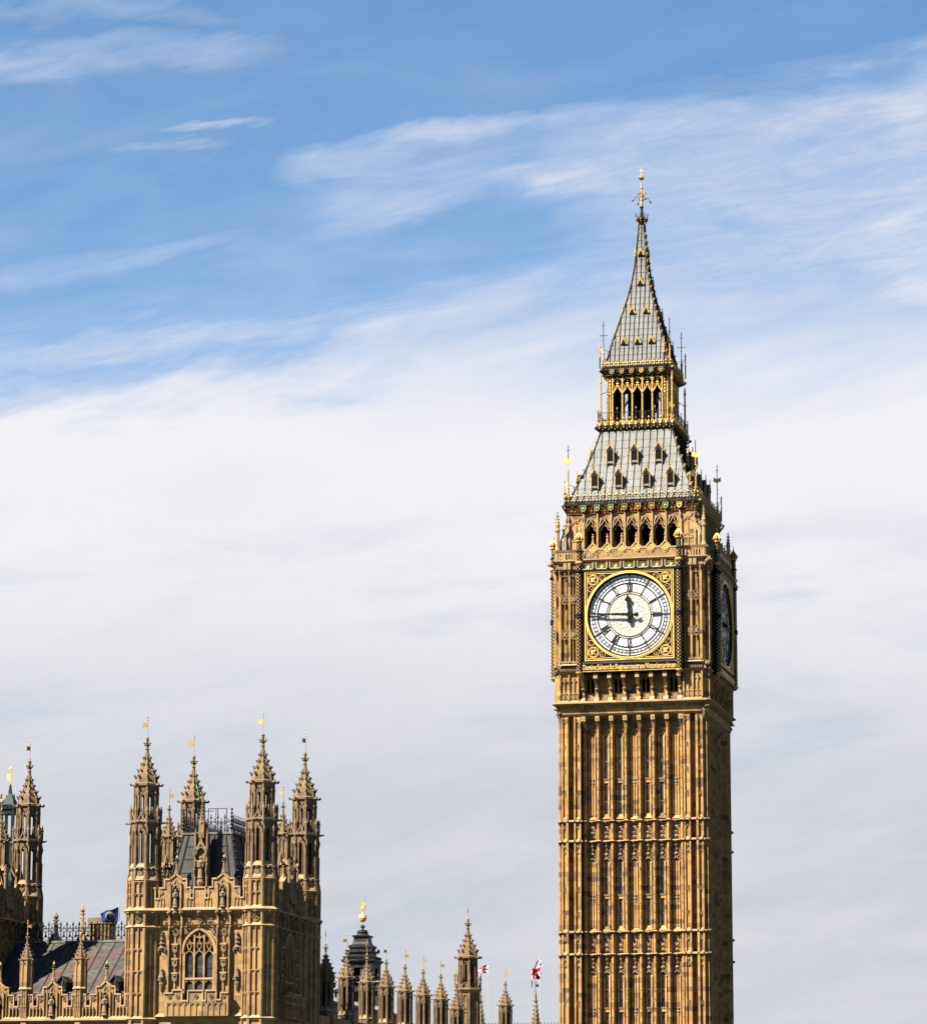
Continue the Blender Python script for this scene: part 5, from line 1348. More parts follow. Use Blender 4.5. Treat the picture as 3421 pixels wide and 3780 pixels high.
# ------------------------------------------------------------------ the turreted tower
def make_tower():
    root = thing('turreted_tower', 'honey-stone tower with four crocketed corner turrets, pointed window and steep lead roof', 'tower', (-15.31, -69.15, 0))
    W, D = 3.96, 4.9
    b = MB()
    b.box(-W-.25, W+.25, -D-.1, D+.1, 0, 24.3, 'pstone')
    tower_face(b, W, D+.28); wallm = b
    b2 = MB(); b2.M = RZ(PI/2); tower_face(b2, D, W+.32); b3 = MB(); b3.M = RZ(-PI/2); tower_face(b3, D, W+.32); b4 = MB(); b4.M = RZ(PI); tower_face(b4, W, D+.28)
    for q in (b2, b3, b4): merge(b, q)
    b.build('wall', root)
    wm = make_window()
    # windows stand in front of the wall plane with a real frame
    for rz, yf in ((0, D+.28), (PI/2, W+.32), (PI, D+.28), (-PI/2, W+.32)):
        mkobj('window', wm, root, (math.sin(rz)*(yf+.21), -math.cos(rz)*(yf+.21), 0), rz)
        for x in (-1.6, 1.6):
            yo = yf+.40
            lx, ly = x, -yo
            q = mkobj('statue', ST_M, root, (lx*math.cos(rz)-ly*math.sin(rz), lx*math.sin(rz)+ly*math.cos(rz), 24.62), rz); q.scale = (.78, .78, .78)
            q = mkobj('parapet_finial', FP, root, (lx*math.cos(rz)-(ly+.2)*math.sin(rz), lx*math.sin(rz)+(ly+.2)*math.cos(rz), 26.55), rz)
    # turrets
    cab = MB(); 
    pts = [(0, 34.6, .20), (0, 33.8, .36), (0, 33.3, .6), (0, 32.6, .82), (0, 32.4, .74), (0, 30.3, .76), (0, 30.2, .98), (0, 27.2, .92), (0, 26.4, 1.02)]
    for p, q in zip(pts, pts[1:]): cab.tube((-p[2], -.05, p[1]), (-q[2], -.05, q[1]), .028, 'copper', 4)
    cabm = cab.mesh('conductor_cable')
    for i, (x, y) in enumerate(((-W, -D), (W, -D), (W, D), (-W, D))):
        tu = mkobj('turret', T_M, root, (x, y, 0)); mkobj('spire', T_S, tu); mkobj('weather_vane', VANE[(0, 0, 0, 0)[i]], tu, (0, 0, 35.75), (0.1, -.4, .9, 0)[i])
        if i >= 2: mkobj('conductor_cable', cabm, tu, rz=(0.35 if i == 2 else 2.3))
    # square pinnacles half way along each side
    s = MB(); a = .40
    s.box(-a, a, -a, a, 24, 29.6, 'tstone')
    for k_ in range(4):
        s.M = RZ(k_*PI/2)
        for x in (-a, -.13, .13): s.box(x-.035, x+.035, -a-.06, -a, 26.2, 29.6, 'tstone')
        s.poly([(-.36, 29.2), (-.26, 29.45), (-.15, 29.2)], .05, -a-.05, -a, 'pcarve'); s.poly([(.36, 29.2), (.26, 29.45), (.15, 29.2)], .05, -a-.05, -a, 'pcarve'); s.poly([(-.12, 29.2), (0, 29.45), (.12, 29.2)], .05, -a-.05, -a, 'pcarve')
        s.wedge(-a-.1, a+.1, 27.6, 27.9, -a-.14, -a-.02, 0, 'pale'); s.wedge(-a-.3, a+.3, 25, 26.6, -a-.5, -a-.1, 0, 'tstone')
        for x in (-a-.28, a+.28): s.lathe([(.09, 25.5), (.09, 27.2), (.12, 27.25), (.02, 28.0)], 6, 'pcarve', (x, -a-.3)); s.oct((x, -a-.3, 27.5), .13, .1, 'pcarve'); s.oct((x, -a-.3, 27.75), .10, .08, 'pcarve')
        s.tube((0, -a, 28.4), (0, -a-.7, 27.2), .07, 'pcarve', 5)
    s.M = Matrix.Identity(4)
    pm = s.mesh('pinnacle'); psp = spire_mesh(.45, 29.55, 31.85, 6)
    for i, (x, y, dz, rz) in enumerate(((W+.0, -.14, 0, 0), (-W, -.14, 0, 0), (0, D, 0, 0))):
        p = mkobj('pinnacle', pm, root, (x, y, 0), rz); mkobj('spire', psp, p); mkobj('weather_vane', VS[1], p, (0, 0, 31.8), (2.9, .2, 1.0)[i])
    # front pinnacle with a crowned statue in a niche
    s = MB(); yb = -D-.15
    s.box(-.22, .22, yb-.12, yb+.3, 24.4, 29.9, 'tstone')
    for sx in (-1, 1): s.box(sx*.40-.055, sx*.40+.055, yb-.34, yb+.2, 25.7, 29.3, 'tstone'); s.oct((sx*.40, yb-.25, 29.2), .09, .45, 'pcarve'); s.oct((sx*.40, yb-.38, 28.0), .05, .35, 'pcarve')
    s.ext([(-.40, 28.3), (-.25, 28.45), (-.1, 28.75), (0, 29.2), (.1, 28.75), (.25, 28.45), (.40, 28.3), (.3, 28.2), (0, 28.6), (-.3, 28.2)], yb-.36, yb-.1, 'pcarve')
    s.box(-.18, .18, yb-.3, yb, 29.0, 29.95, 'tstone'); s.lathe([(.24, 29.9), (.27, 30.0), (.17, 30.2), (.12, 30.6), (.07, 31.0), (.05, 31.3), (.08, 31.35), (.02, 31.5)], 8, 'tstone', (0, yb-.1))
    for q in range(5):
        for k_ in range(4): an = k_*PI/2; r = .18-.03*q; s.leaf((r*math.sin(an), yb-.1-r*math.cos(an), 30.15+.22*q), (math.sin(an), -math.cos(an), .2), .12, 'pcarve')
    s.box(-.07, .07, yb-.30, yb, 24.4, 25.8, 'pstone'); s.poly(arch_pts(0, .33, 27.9, .5), .07, yb-.36, yb-.1, 'pcarve'); s.oct((-.4, yb-.38, 26.9), .07, .4, 'pcarve'); s.oct((.4, yb-.38, 26.9), .07, .4, 'pcarve'); s.box(-.46, .46, yb-.38, yb, 27.45, 27.53, 'pcarve')
    s.lathe([(.10, 25.6), (.24, 25.95), (.28, 26.1), (.20, 26.15)], 8, 'pcarve', (0, yb-.28)); s.oct((0, yb-.2, 25.5), .16, .5, 'pcarve')
    fp = mkobj('niche_pinnacle', s.mesh('niche_pinnacle'), root); st = mkobj('statue', ST_M, fp, (0, yb-.30, 26.3)); st.scale = (.95, .9, 1.12)
    mkobj('weather_vane', VS[0], fp, (0, yb-.1, 31.3), 0).scale = (.6, .6, .55)
    # mansard roof
    s = MB(); zt, zb = 29.35, 25.2; xw, yw = 1.65, 4.05; xb, yb2 = 2.55, 4.95
    s.add([(-xb, -yb2, zb), (xb, -yb2, zb), (xb, yb2, zb), (-xb, yb2, zb), (-xw, -yw, zt), (xw, -yw, zt), (xw, yw, zt), (-xw, yw, zt)], [(0, 1, 5, 4), (1, 2, 6, 5), (2, 3, 7, 6), (3, 0, 4, 7), (4, 5, 6, 7)], 'leadp')
    s.box(-xw-.08, xw+.08, -yw-.08, yw+.08, zt, zt+.12, 'lead2'); s.box(-3.6, 3.6, -4.9, 4.9, 24.4, 25.2, 'lead')
    def rp(x, z): u = (z-zb)/(zt-zb); return (x*(xb+(xw-xb)*u)/xb, -(yb2+(yw-yb2)*u)-.03, z)
    for x in (-2.5, -1.95, -.75, .75, 1.95, 2.5): s.tube(rp(x, zb+.1), rp(x, zt), .05, 'lead', 5)
    for sx in (-1, 1):
        for yq in (-4.9, -2.5, 0, 2.5, 4.9):
            s.tube((sx*xb, yq, zb), (sx*(xw+.02), yq*yw/yb2, zt), .05, 'lead', 5)
            for q in range(10) if abs(yq) > 4 else []:
                u = q/10; s.oct((sx*(xb+(xw-xb)*u+.1), yq*(1+(yw/yb2-1)*u)-.05, zb+(zt-zb)*u), .13, .13, 'iron')
    for zq in (26.0, 26.8, 27.7, 28.55): s.tube(rp(-1.95, zq), rp(1.95, zq), .016, 'lead', 4)
    s.build('roof', root)
    s = MB()                                                 # cresting
    def crest(x0, y0, x1, y1, z0, h, st=.42, k='iron', spikes=True):
        L_ = math.hypot(x1-x0, y1-y0); n_ = int(L_/st); ang = math.atan2(y1-y0, x1-x0)
        s.M = TR((x0, y0, 0)) @ RZ(ang)
        for zq in (z0+.05, z0+h*.60, z0+h*.66): s.box(0, L_, -.02, .02, zq, zq+.03, k)
        for i in range(n_+1):
            x = i*L_/n_; s.box(x-.025, x+.025, -.025, .025, z0, z0+h*.95, k); s.oct((x, 0, z0+h*.92), .085, .12, k, .04); s.oct((x, 0, z0+h*1.05), .04, .1, k)
            if i < n_:
                xm = x+L_/n_/2
                s.poly([(x, z0+.1), (xm, z0+h*.34), (x+L_/n_, z0+.1)], .035, -.015, .015, k); s.poly([(x, z0+h*.6), (xm, z0+h*.36), (x+L_/n_, z0+h*.6)], .035, -.015, .015, k); s.oct((xm, 0, z0+h*.2), .06, .1, k, .03); s.box(xm-.015, xm+.015, -.015, .015, z0+h*.6, z0+h*.8, k); s.oct((xm, 0, z0+h*.82), .045, .08, k, .03)
        s.M = Matrix.Identity(4)
    crest(-xw, -yw, xw, -yw, zt+.12, 1.05); crest(xw, -yw, xw, yw, zt+.12, 1.05, .36); crest(-xw, yw, xw, yw, zt+.12, 1.05); crest(-xw, -yw, -xw, yw, zt+.12, 1.05, .36)
    for x, y in ((-xw, -yw), (xw, -yw), (xw, yw), (-xw, yw)):
        for q in range(6): s.oct((x, y, zt+.4+.24*q), .15-.012*q, .13, 'iron')
    crest(2.75, -3.0, 2.75, 4.2, 26.4, .95, .36, 'iron2'); crest(-2.75, -3.0, -2.75, 4.2, 26.4, .95, .36)
    crest(2.0, -4.0, 3.2, -4.0, 26.4, 1.1, .3, 'iron2'); crest(-3.2, -3.9, -2.2, -3.9, 26.4, 1.1, .3)
    s.build('roof_cresting', root)
    s = MB(); yq = -yw+.6
    for x in (-.15, .5, 1.1): s.box(x-.022, x+.022, yq-.02, yq+.02, zt, zt+1.75, 'iron')
    s.box(-.15, 1.1, yq-.02, yq+.02, zt+1.72, zt+1.76, 'iron'); s.box(-.9, .1, yq+.3, yq+.34, zt+1.6, zt+1.64, 'iron'); s.box(.35, .39, yq-.02, yq+.02, zt+.3, zt+1.75, 'iron'); s.box(-.9, -.86, yq+.3, yq+.34, zt, zt+1.64, 'iron')
    s.build('access_frame', root)
    return root
M['leadp'] = plain('grey_lead_roof', (.052, .052, .052), .6, 0, .3, .6, .01)
M['lead2'] = plain('weathered_lead_gutter', (.14, .135, .12), .6, 0, .3, 1.5)
tw = make_tower()
tw2 = copy_tree(tw)
tw2.location = (-15.31-19.82, -69.15, 0)
tw['group'] = tw2['group'] = 'matching turreted palace towers'
tw['label'] = 'complete honey-stone tower with four corner turrets and a pointed window, right of the slate roof'
tw2['label'] = 'shaded matching tower cut by the left edge of the photo, one turret showing'
# ------------------------------------------------------------------ palace wing between the towers
wing = thing('palace_wing', 'low palace wing with stepped parapet, octagonal pinnacles and stained slate roof with iron cresting', 'building', (-25.2, -74.5, 0))
OX, OY = -25.2, -74.5
b = MB()
b.box(-5.2, 5.2, 0, 14, 0, 17.3, 'pstone')
b.wedge(-5.2, 5.2, 17.1, 17.3, -.02, -.30, .2, 'pcarve'); b.box(-5.2, 5.2, -.34, .3, 17.3, 17.38, 'pale'); b.wedge(-5.2, 5.2, 17.38, 17.5, -.34, -.2, .3, 'pale')
for i in range(30): b.box(-5.0+i*.35, -4.86+i*.35, -.2, 0, 16.75, 16.95, 'pcarve')
b.box(-5.2, 5.2, -.12, 0, 16.95, 17.1, 'pale')
def wing_parapet(xc):
    L = [(-1.72, 18.95), (-1.55, 18.95), (-1.35, 18.95), (-1.35, 18.2), (-1.03, 18.2), (-1.03, 18.95), (-.64, 18.95), (-.64, 19.45), (-.34, 19.45), (0, 19.85), (.34, 19.45), (.64, 19.45), (.64, 18.95), (1.03, 18.95), (1.03, 18.2), (1.35, 18.2), (1.35, 18.95), (1.72, 18.95)]
    parapet(b, [(xc+x, z) for x, z in L], 17.4, -.12, th=.25)
    y = -.12
    b.box(xc-.19, xc+.19, y-.02, y+.02, 17.75, 18.95, 'void'); b.poly(arch_pts(xc, .22, 18.75, .4), .06, y-.08, y, 'pcarve'); b.poly([(xc-.13, 19.2), (xc, 19.5), (xc+.13, 19.2)], .05, y-.06, y, 'pcarve')
    for q in (-.33, .33): b.box(xc+q-.045, xc+q+.045, y-.16, y, 17.5, 19.1, 'pstone'); b.oct((xc+q, y-.12, 19.1), .06, .2, 'pcarve')
    for sx in (-1, 1):
        xm = xc+sx*.85; quatre(b, xm, 18.7, .16, y-.06, y, 'pcarve', .05); xm2 = xc+sx*1.55; quatre(b, xm2, 18.7, .14, y-.06, y, 'pcarve', .045)
        for q in (-.35, -.12, .12, .35): b.box(xc+sx*1.15+q-.03, xc+sx*1.15+q+.03, y-.14, y, 17.55, 18.15, 'pstone')
        b.box(xc+sx*.55-.02, xc+sx*.55+.02, y-.12, y, 17.55, 19.2, 'pstone')
        b.poly([(xc+sx*1.15-.33, 18.0), (xc+sx*1.15-.23, 18.13), (xc+sx*1.15-.12, 18.0), (xc+sx*1.15, 18.13), (xc+sx*1.15+.12, 18.0), (xc+sx*1.15+.23, 18.13), (xc+sx*1.15+.33, 18.0)], .045, y-.07, y, 'pcarve')
    b.wedge(xc-1.7, xc+1.7, 17.42, 17.58, y-.2, y-.04, y, 'pale')
for xc in (-3.70, 0.0, 3.64): wing_parapet(xc)
b.build('wall', wing)
for xc in (-3.70, 0.0, 3.64):
    q = mkobj('statue', ST_M, wing, (xc, -.30, 17.75)); q.scale = (.85, .85, .85); mkobj('parapet_finial', FP, wing, (xc, 0, 19.8))
# octagonal pinnacles
s = MB(); ap = .36; cr = crossf(1)
s.lathe([(ap*cr, 16.9), (ap*cr, 21.25)], 8, 'pstone', rot=PI/8)
hw = ap*math.tan(PI/8)
def pf(k_):
    for sx in (-1, 1): s.box(sx*hw-.03, sx*hw+.03, -.05, .03, 17.4, 21.2, 'pstone')
    s.box(-.02, .02, -.04, 0, 17.5, 19.2, 'pstone'); s.poly([(-.13, 20.9), (0, 21.1), (.13, 20.9)], .04, -.05, 0, 'pcarve'); s.poly([(-.13, 18.9), (0, 19.1), (.13, 18.9)], .04, -.05, 0, 'pcarve')
    s.wedge(-hw-.03, hw+.03, 19.35, 19.5, -.10, -.03, .1, 'pale'); s.box(-hw, hw, -.05, 0, 18.2, 18.27, 'pstone')
octo(s, ap, pf); s.M = Matrix.Identity(4); pinw = s.mesh('pinnacle'); pws = spire_mesh(.36, 21.2, 23.0, 6)
for x in (-27.12+25.2, -23.41+25.2):
    p = mkobj('pinnacle', pinw, wing, (x, .1, 0)); mkobj('spire', pws, p); mkobj('weather_vane', VS[1], p, (0, 0, 22.95), .3).scale = (.9, .9, .85)
# slate roof
s = MB()
def wr(x, u, off=0): return (x, .5+6.4*u, 18.3+4.6*u+off)
s.add([wr(-5.2, 0), wr(5.2, 0), wr(5.2, 1), wr(-5.2, 1), (5.2, 13.3, 18.3), (-5.2, 13.3, 18.3)], [(0, 1, 2, 3), (3, 2, 4, 5)], 'slate')
for i in range(13):
    x = -5.1+i*.86; s.tube(wr(x, 0, .02), wr(x, 1, .02), .04, 'lead', 5)
s.box(-5.2, 5.2, 6.75, 7.05, 22.85, 23.0, 'lead2'); s.tube(wr(-5.2, .17, .12), wr(5.2, .17, .12), .03, 'lead2', 5)
s.build('roof', wing)
s = MB()
k = 'iron'; z0 = 23.0
for zq in (.06, .78, .84): s.box(-5.2, 5.2, 6.88, 6.92, z0+zq, z0+zq+.035, k)
for i in range(25):
    x = -5.15+i*.43; s.box(x-.025, x+.025, 6.875, 6.925, z0, z0+1.0, k); s.oct((x, 6.9, z0+1.08), .085, .14, k, .04); s.oct((x, 6.9, z0+1.2), .045, .10, k)
    xm = x+.215
    s.poly([(x, z0+.1), (xm-.06, z0+.32), (xm, z0+.52), (xm+.06, z0+.32), (x+.43, z0+.1)], .04, 6.885, 6.915, k); s.oct((xm, 6.9, z0+.30), .08, .12, k, .03); s.bar((x+.02, z0+.75), (xm, z0+.5), .04, 6.885, 6.915, k); s.bar((x+.41, z0+.75), (xm, z0+.5), .04, 6.885, 6.915, k)
    s.box(xm-.015, xm+.015, 6.885, 6.915, z0+.5, z0+.95, k); s.oct((xm, 6.9, z0+.95), .05, .10, k, .03)
s.build('roof_cresting', wing)
s = MB()                                                     # pointed roof louvre
s.ext([(-.30, -.1), (.30, -.1), (.26, .5), (0, .75), (-.26, .5)], -.5, .9, 'black'); s.bar((-.36, .42), (0, .82), .07, -.6, .8, 'lead'); s.bar((.36, .42), (0, .82), .07, -.6, .8, 'lead'); s.box(-.34, .34, -.62, -.45, -.16, -.06, 'leadp'); s.bar((.0, .0), (.1, .62), .03, -.56, -.5, 'lead2')
lv = s.mesh('roof_dormer')
for x in (-25.2+25.2, -21.55+25.2): mkobj('roof_dormer', lv, wing, (x, 2.0, 19.45))
s = MB()                                                     # chimney stack
s.box(-.95, .55, 9.2, 10.2, 20, 24.3, 'pcarve'); s.box(-1.05, .65, 9.1, 10.3, 24.3, 24.62, 'pcarve'); s.box(-.98, .58, 9.15, 10.25, 24.12, 24.3, 'void')
for i in range(6): s.box(-.90+i*.27, -.82+i*.27, 9.05, 9.2, 22.8, 24.2, 'pstone')
s.box(-1.0, .6, 9.1, 10.3, 24.62, 24.7, 'lead2')
s.build('chimney', wing, (0, 0, 0))
def obelisk(x, y, z0, z1, k, base):
    s = MB(); Hh = z1-z0
    s.lathe([(base, 20), (base, z0), (base*.55, z0+.12*Hh), (base*.3, z0+.3*Hh), (base*.22, z0+.62*Hh), (base*.2, z0+.8*Hh), (base*.28, z0+.84*Hh), (.02, z1)], 4, k, rot=PI/4)
    for q in range(6):
        zz = z0+(.1+.12*q)*Hh; r = base*(.62-.08*q)
        for k_ in range(4): a = k_*PI/2; s.leaf((r*math.sin(a), r*math.cos(a), zz), (math.sin(a), math.cos(a), .2), .13, k)
    for k_ in range(4): a = k_*PI/2; s.leaf((.05*math.sin(a), .05*math.cos(a), z0+.8*Hh), (math.sin(a), math.cos(a), .1), .2, k)
    return s.build('crocketed_finial', wing, (x, y, 0))
obelisk(-26.76+25.2, 9.5, 23.3, 25.68, 'pale', .42); obelisk(-28.68+25.2, 9.5, 23.2, 25.15, 'pcarve', .62)
# ------------------------------------------------------------------ north range with its row of turrets
rng = thing('palace_range', 'long shaded palace range with a receding row of pinnacled turrets beside the clock tower', 'building', (-11.34, -40, 0))
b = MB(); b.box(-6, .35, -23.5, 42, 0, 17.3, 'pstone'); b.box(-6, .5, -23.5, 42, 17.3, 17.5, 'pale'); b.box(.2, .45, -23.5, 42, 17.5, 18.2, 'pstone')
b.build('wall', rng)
def row_turret(dark=True):
    s = MB(); ap = .46; cr = crossf(1); hw = ap*math.tan(PI/8)
    s.lathe([(ap*cr, 10), (ap*cr, 18.9)], 8, 'tstone', rot=PI/8); s.lathe([(.26, 18.5), (.26, 21.2)], 8, 'void', rot=PI/8)
    def f(k_):
        for sx in (-1, 1):
            s.box(sx*hw-.045, sx*hw+.045, -.07, .04, 17.4, 21.2, 'tstone'); s.box(min(sx*.075, sx*hw), max(sx*.075, sx*hw), 0, .10, 18.9, 21.2, 'tstone'); s.oct((sx*hw, -.06, 20.7), .05, .25, 'pcarve')
        spandrel(s, -.09, .09, 20.35, 21.2, 0, .1, 'tstone', .085, .25)
        s.poly([(-.11, 20.55), (.11, 20.9)], .035, -.03, 0, 'pcarve'); s.poly([(.11, 20.55), (-.11, 20.9)], .035, -.03, 0, 'pcarve')
        s.wedge(-hw, hw, 18.62, 18.92, -.08, .02, .1, 'pale', .03); s.ext([(-.12, 18.5), (.12, 18.5), (.1, 18.25), (0, 18.15), (-.1, 18.25)], -.06, .05, 'pcarve')
        s.box(-hw-.02, hw+.02, -.05, 0, 18.55, 18.62, 'tstone'); s.box(-.015, .015, -.04, 0, 17.0, 18.0, 'tstone')
        for q in (-.09, .09): s.oct((q, -.05, 21.1), .05, .06, 'pcarve')
    octo(s, ap, f); s.M = Matrix.Identity(4)
    return s.mesh('turret')
RT_M = row_turret(); RT_S = spire_mesh(.47, 21.12, 23.25, 6)
ys = [-58.73, -53.4, -47.97, -42.6, -37.18, -31.73, -26.21, -20.98]
angs = [1.35, .3, 1.3, .75, 3.3, 3.0, 3.4, .2]
for i, y in enumerate(ys):
    tu = mkobj('turret', RT_M, rng, (0, y+40, (0 if i < 7 else -.45)), (.0, .05, -.04, .03, -.05, .04, -.03, .06)[i]); mkobj('spire', RT_S, tu, rz=(0, 0, PI/4*3, 0, PI/2, PI/4*5, 0, 0)[i]); mkobj('weather_vane', VS[0], tu, (0, 0, 23.2), angs[i])
tu = mkobj('turret', RT_M, rng, (0, -3.95+40, .75)); mkobj('spire', RT_S, tu); mkobj('weather_vane', VS[1], tu, (0, 0, 23.2), 0)
# the taller stair turret
s = MB(); ap = .86; cr = crossf(1); hw = ap*math.tan(PI/8)
s.lathe([(ap*cr, 0), (ap*cr, 22.6)], 8, 'tstone', rot=PI/8); s.lathe([(ap*1.05*cr, 22.6), (ap*1.25*cr, 22.85), (ap*1.2*cr, 23.0)], 8, 'pcarve', rot=PI/8); s.lathe([(.4, 22.9), (.4, 25.4)], 8, 'void')
a2 = .66; h2 = a2*math.tan(PI/8)
def bf(k_):
    for sx in (-1, 1): s.box(sx*hw-.045, sx*hw+.045, -.07, .04, 14, 22.6, 'tstone'); s.box(sx*.17-.02, sx*.17+.02, -.05, 0, 16, 22.4, 'tstone')
    s.poly([(-.3, 22.1), (0, 22.5), (.3, 22.1)], .05, -.06, 0, 'pcarve'); s.box(-hw, hw, -.06, 0, 21.0, 21.08, 'tstone')
    s.lathe([(.06, 23), (.06, 23.6), (.09, 23.65), (.01, 24.3)], 5, 'pcarve', (hw*1.1, -.12)); s.poly([(-hw, 23.05), (0, 23.45), (hw, 23.05)], .06, -.15, -.08, 'pcarve')
octo(s, ap, bf)
def bf2(k_):
    for sx in (-1, 1): s.box(sx*h2-.05, sx*h2+.05, -.08, .06, 23, 25.5, 'tstone'); s.box(min(sx*.1, sx*h2), max(sx*.1, sx*h2), 0, .1, 23, 25.5, 'tstone')
    spandrel(s, -.11, .11, 24.7, 25.5, 0, .1, 'tstone'); s.box(-h2, h2, -.02, .1, 23, 23.3, 'tstone'); s.poly([(-.12, 24.85), (.12, 25.2)], .04, -.04, 0, 'pcarve'); s.poly([(.12, 24.85), (-.12, 25.2)], .04, -.04, 0, 'pcarve')
octo(s, a2, bf2); s.M = Matrix.Identity(4)
tu = mkobj('stair_turret', s.mesh('stair_turret'), rng, (-1.6, 29.3, 0)); mkobj('spire', spire_mesh(.74, 25.35, 28.75, 7), tu); mkobj('weather_vane', VS[0], tu, (0, 0, 28.7), 1.3)
# dark roof with pale snow guards
s = MB()
s.add([(-.6, -23, 17.4), (-.6, 14, 17.4), (-2.66, 14, 19.9), (-2.66, -23, 19.9), (-5.8, -23, 19.9), (-5.8, 14, 19.9)], [(0, 1, 2, 3), (3, 2, 5, 4)], 'lead'); s.add([(-.6, 14, 17.4), (-5.8, 14, 17.4), (-5.8, 14, 19.9), (-2.66, 14, 19.9)], [(0, 1, 2, 3)], 'lead')
for i in range(40): y = -23+i*.93; s.tube((-.6, y, 17.42), (-2.66, y, 19.92), .035, 'iron', 4)
s.build('roof', rng)
s = MB()
for i in range(130):
    y = -8+i*.17
    s.box(-2.70, -2.66, y-.03, y+.03, 19.9, 20.25 if i % 2 else 20.1, 'white')
s.box(-2.70, -2.66, -8, 14, 19.95, 20.0, 'white')
for i in range(60):
    y = -22+i*.24; s.box(-2.70, -2.66, y-.02, y+.02, 19.9, 20.35, 'iron2')
s.build('snow_guard', rng)
# two verdigris-streaked spirelets and low ridge further back, near the clock tower
def green_spire(x, y, z0, zt, ang):
    p = thing('stone_spirelet', 'x', 'spirelet', (x, y, 0), 'verdigris-streaked spirelets by the flagpoles')
    s = MB(); Hh = zt-z0
    s.lathe([(.55, z0-3.2), (.62, z0-3.1), (.52, z0-2.9), (.30, z0-.9), (.14, z0+.2), (.09, z0+.9), (.12, z0+.95), (.04, z0+1.3)], 8, 'pcarve', rot=PI/8)
    s.lathe([(.56, 0), (.56, z0-3.2)], 8, 'pstone', rot=PI/8)
    for q in range(9):
        zz = z0-2.8+q*.36; r = .52-.052*q
        for k_ in range(8): a = k_*PI/4+PI/8; s.leaf((r*math.sin(a), r*math.cos(a), zz), (math.sin(a), math.cos(a), .3), .15, 'pcarve' if k_ % 3 else 'copper')
    for k_ in range(4): a = k_*PI/2; s.leaf((.1*math.sin(a), .1*math.cos(a), z0+.5), (math.sin(a), math.cos(a), .1), .2, 'copper')
    s.lathe([(.1, z0+.1), (.16, z0+.2), (.1, z0+.3)], 8, 'copper'); s.build('spire', p)
    mkobj('weather_vane', DV, p, (0, 0, z0+1.25), ang).scale = (1, 1, (zt-z0-1.2)/.98)
    return p
GP_ = M['goldp']; M['goldp'] = M['dgreen']; DV = vane_mesh(.98, .25, 0); M['goldp'] = GP_
g1 = green_spire(-14.42, 0.0, 22.0, 24.1, .9); g1['label'] = 'green-streaked stone spirelet just right of the tall stair turret'
g2 = green_spire(-9.63, 0.0, 22.0, 24.1, 3.2); g2['label'] = 'green-streaked stone spirelet under the large flag, left of the clock tower'
hall = thing('low_hall', 'low distant roof with fine iron ridge cresting between the spirelets', 'building', (-12, 12, 0))
s = MB(); s.box(-6, 4, -2, 4, 0, 19.2, 'pstone'); s.build('wall', hall)
s = MB(); s.add([(-6, -2, 19.2), (4, -2, 19.2), (4, 4, 19.2), (-6, 4, 19.2), (-6, 1, 21.0), (4, 1, 21.0)], [(0, 1, 5, 4), (1, 2, 5), (2, 3, 4, 5), (3, 0, 4)], 'leadp'); s.build('roof', hall)
s = MB(); s.box(-6, 4, .98, 1.02, 21.05, 21.1, 'iron2')
for i in range(34): x = -6+.3*i; s.box(x-.02, x+.02, .98, 1.02, 21, 21.3, 'iron2'); s.oct((x, 1, 21.32), .07, .09, 'iron2', .03)
s.build('ridge_cresting', hall)
# ------------------------------------------------------------------ black domed bell turret with gilded ball and sunburst, far behind
cu_ = thing('domed_cupola', 'black tiered cupola topped by a gilded ball and sunburst behind the turret row', 'cupola', (-41.33, 60, 0))
s = MB(); sq = lambda h, z: (h*math.sqrt(2), z); Q = dict(rot=PI/4)
s.lathe([(.12, 34.0), (.22, 33.9), (.25, 33.75), (.12, 33.65), (.16, 33.5)], 10, 'lead')
s.lathe([(.18, 33.5), (.45, 33.45), (.62, 33.2), (.50, 33.12), (.60, 33.05), (.68, 32.85)], 12, 'cup')
s.lathe([sq(.70, 32.9), sq(.92, 32.85), sq(.92, 32.75), sq(.76, 32.68), sq(.76, 32.5), sq(.80, 32.2), sq(.90, 31.95), sq(1.1, 31.8)], 4, 'cup', **Q)
s.lathe([sq(1.12, 31.85), sq(1.2, 31.8), sq(1.2, 31.6), sq(1.1, 31.5), sq(1.08, 31.35), sq(1.35, 31.25), sq(1.35, 31.1)], 4, 'cup', **Q)
s.lathe([sq(1.2, 31.1), sq(1.2, 30.75), sq(1.65, 30.65), sq(1.62, 30.5), sq(1.55, 30.4), sq(1.8, 30.3), sq(1.78, 30.15), sq(1.6, 30.0), sq(1.55, 29.9)], 4, 'cup', **Q)
for sx in (-1, 1):
    for sy2 in (-1, 1):
        s.box(sx*1.55-.0-.25*(sx > 0)-(.0), sx*1.55+.25*(sx < 0), sy2*1.55-.25*(sy2 > 0), sy2*1.55+.25*(sy2 < 0), 27.6, 30.0, 'cup'); s.box(min(sx*.6, sx*1.4), max(sx*.6, sx*1.4), sy2*1.42-.1, sy2*1.42+.1, 27.6, 30.0, 'cup'); s.box(sx*1.42-.1, sx*1.42+.1, min(sy2*.55, sy2*1.4), max(sy2*.55, sy2*1.4), 27.6, 30.0, 'cup')
        s.box(sx*1.30-.06, sx*1.30+.06, sy2*1.58-.06, sy2*1.58+.06, 27.7, 29.9, 'cup2'); s.box(sx*.52-.05, sx*.52+.05, sy2*1.58-.06, sy2*1.58+.06, 27.7, 29.5, 'cup2')
        s.oct((sx*1.35, sy2*1.35, 31.3), .18, .35, 'cup')
        s.lathe([(.22, 27.4), (.28, 28.05), (.16, 28.15), (.13, 28.3), (.18, 28.4), (.17, 28.6), (.02, 28.85)], 8, 'cup', (sx*2.4, sy2*2.4)); s.box(sx*2.4-.3, sx*2.4+.3, sy2*2.4-.3, sy2*2.4+.3, 27.95, 28.02, 'white')
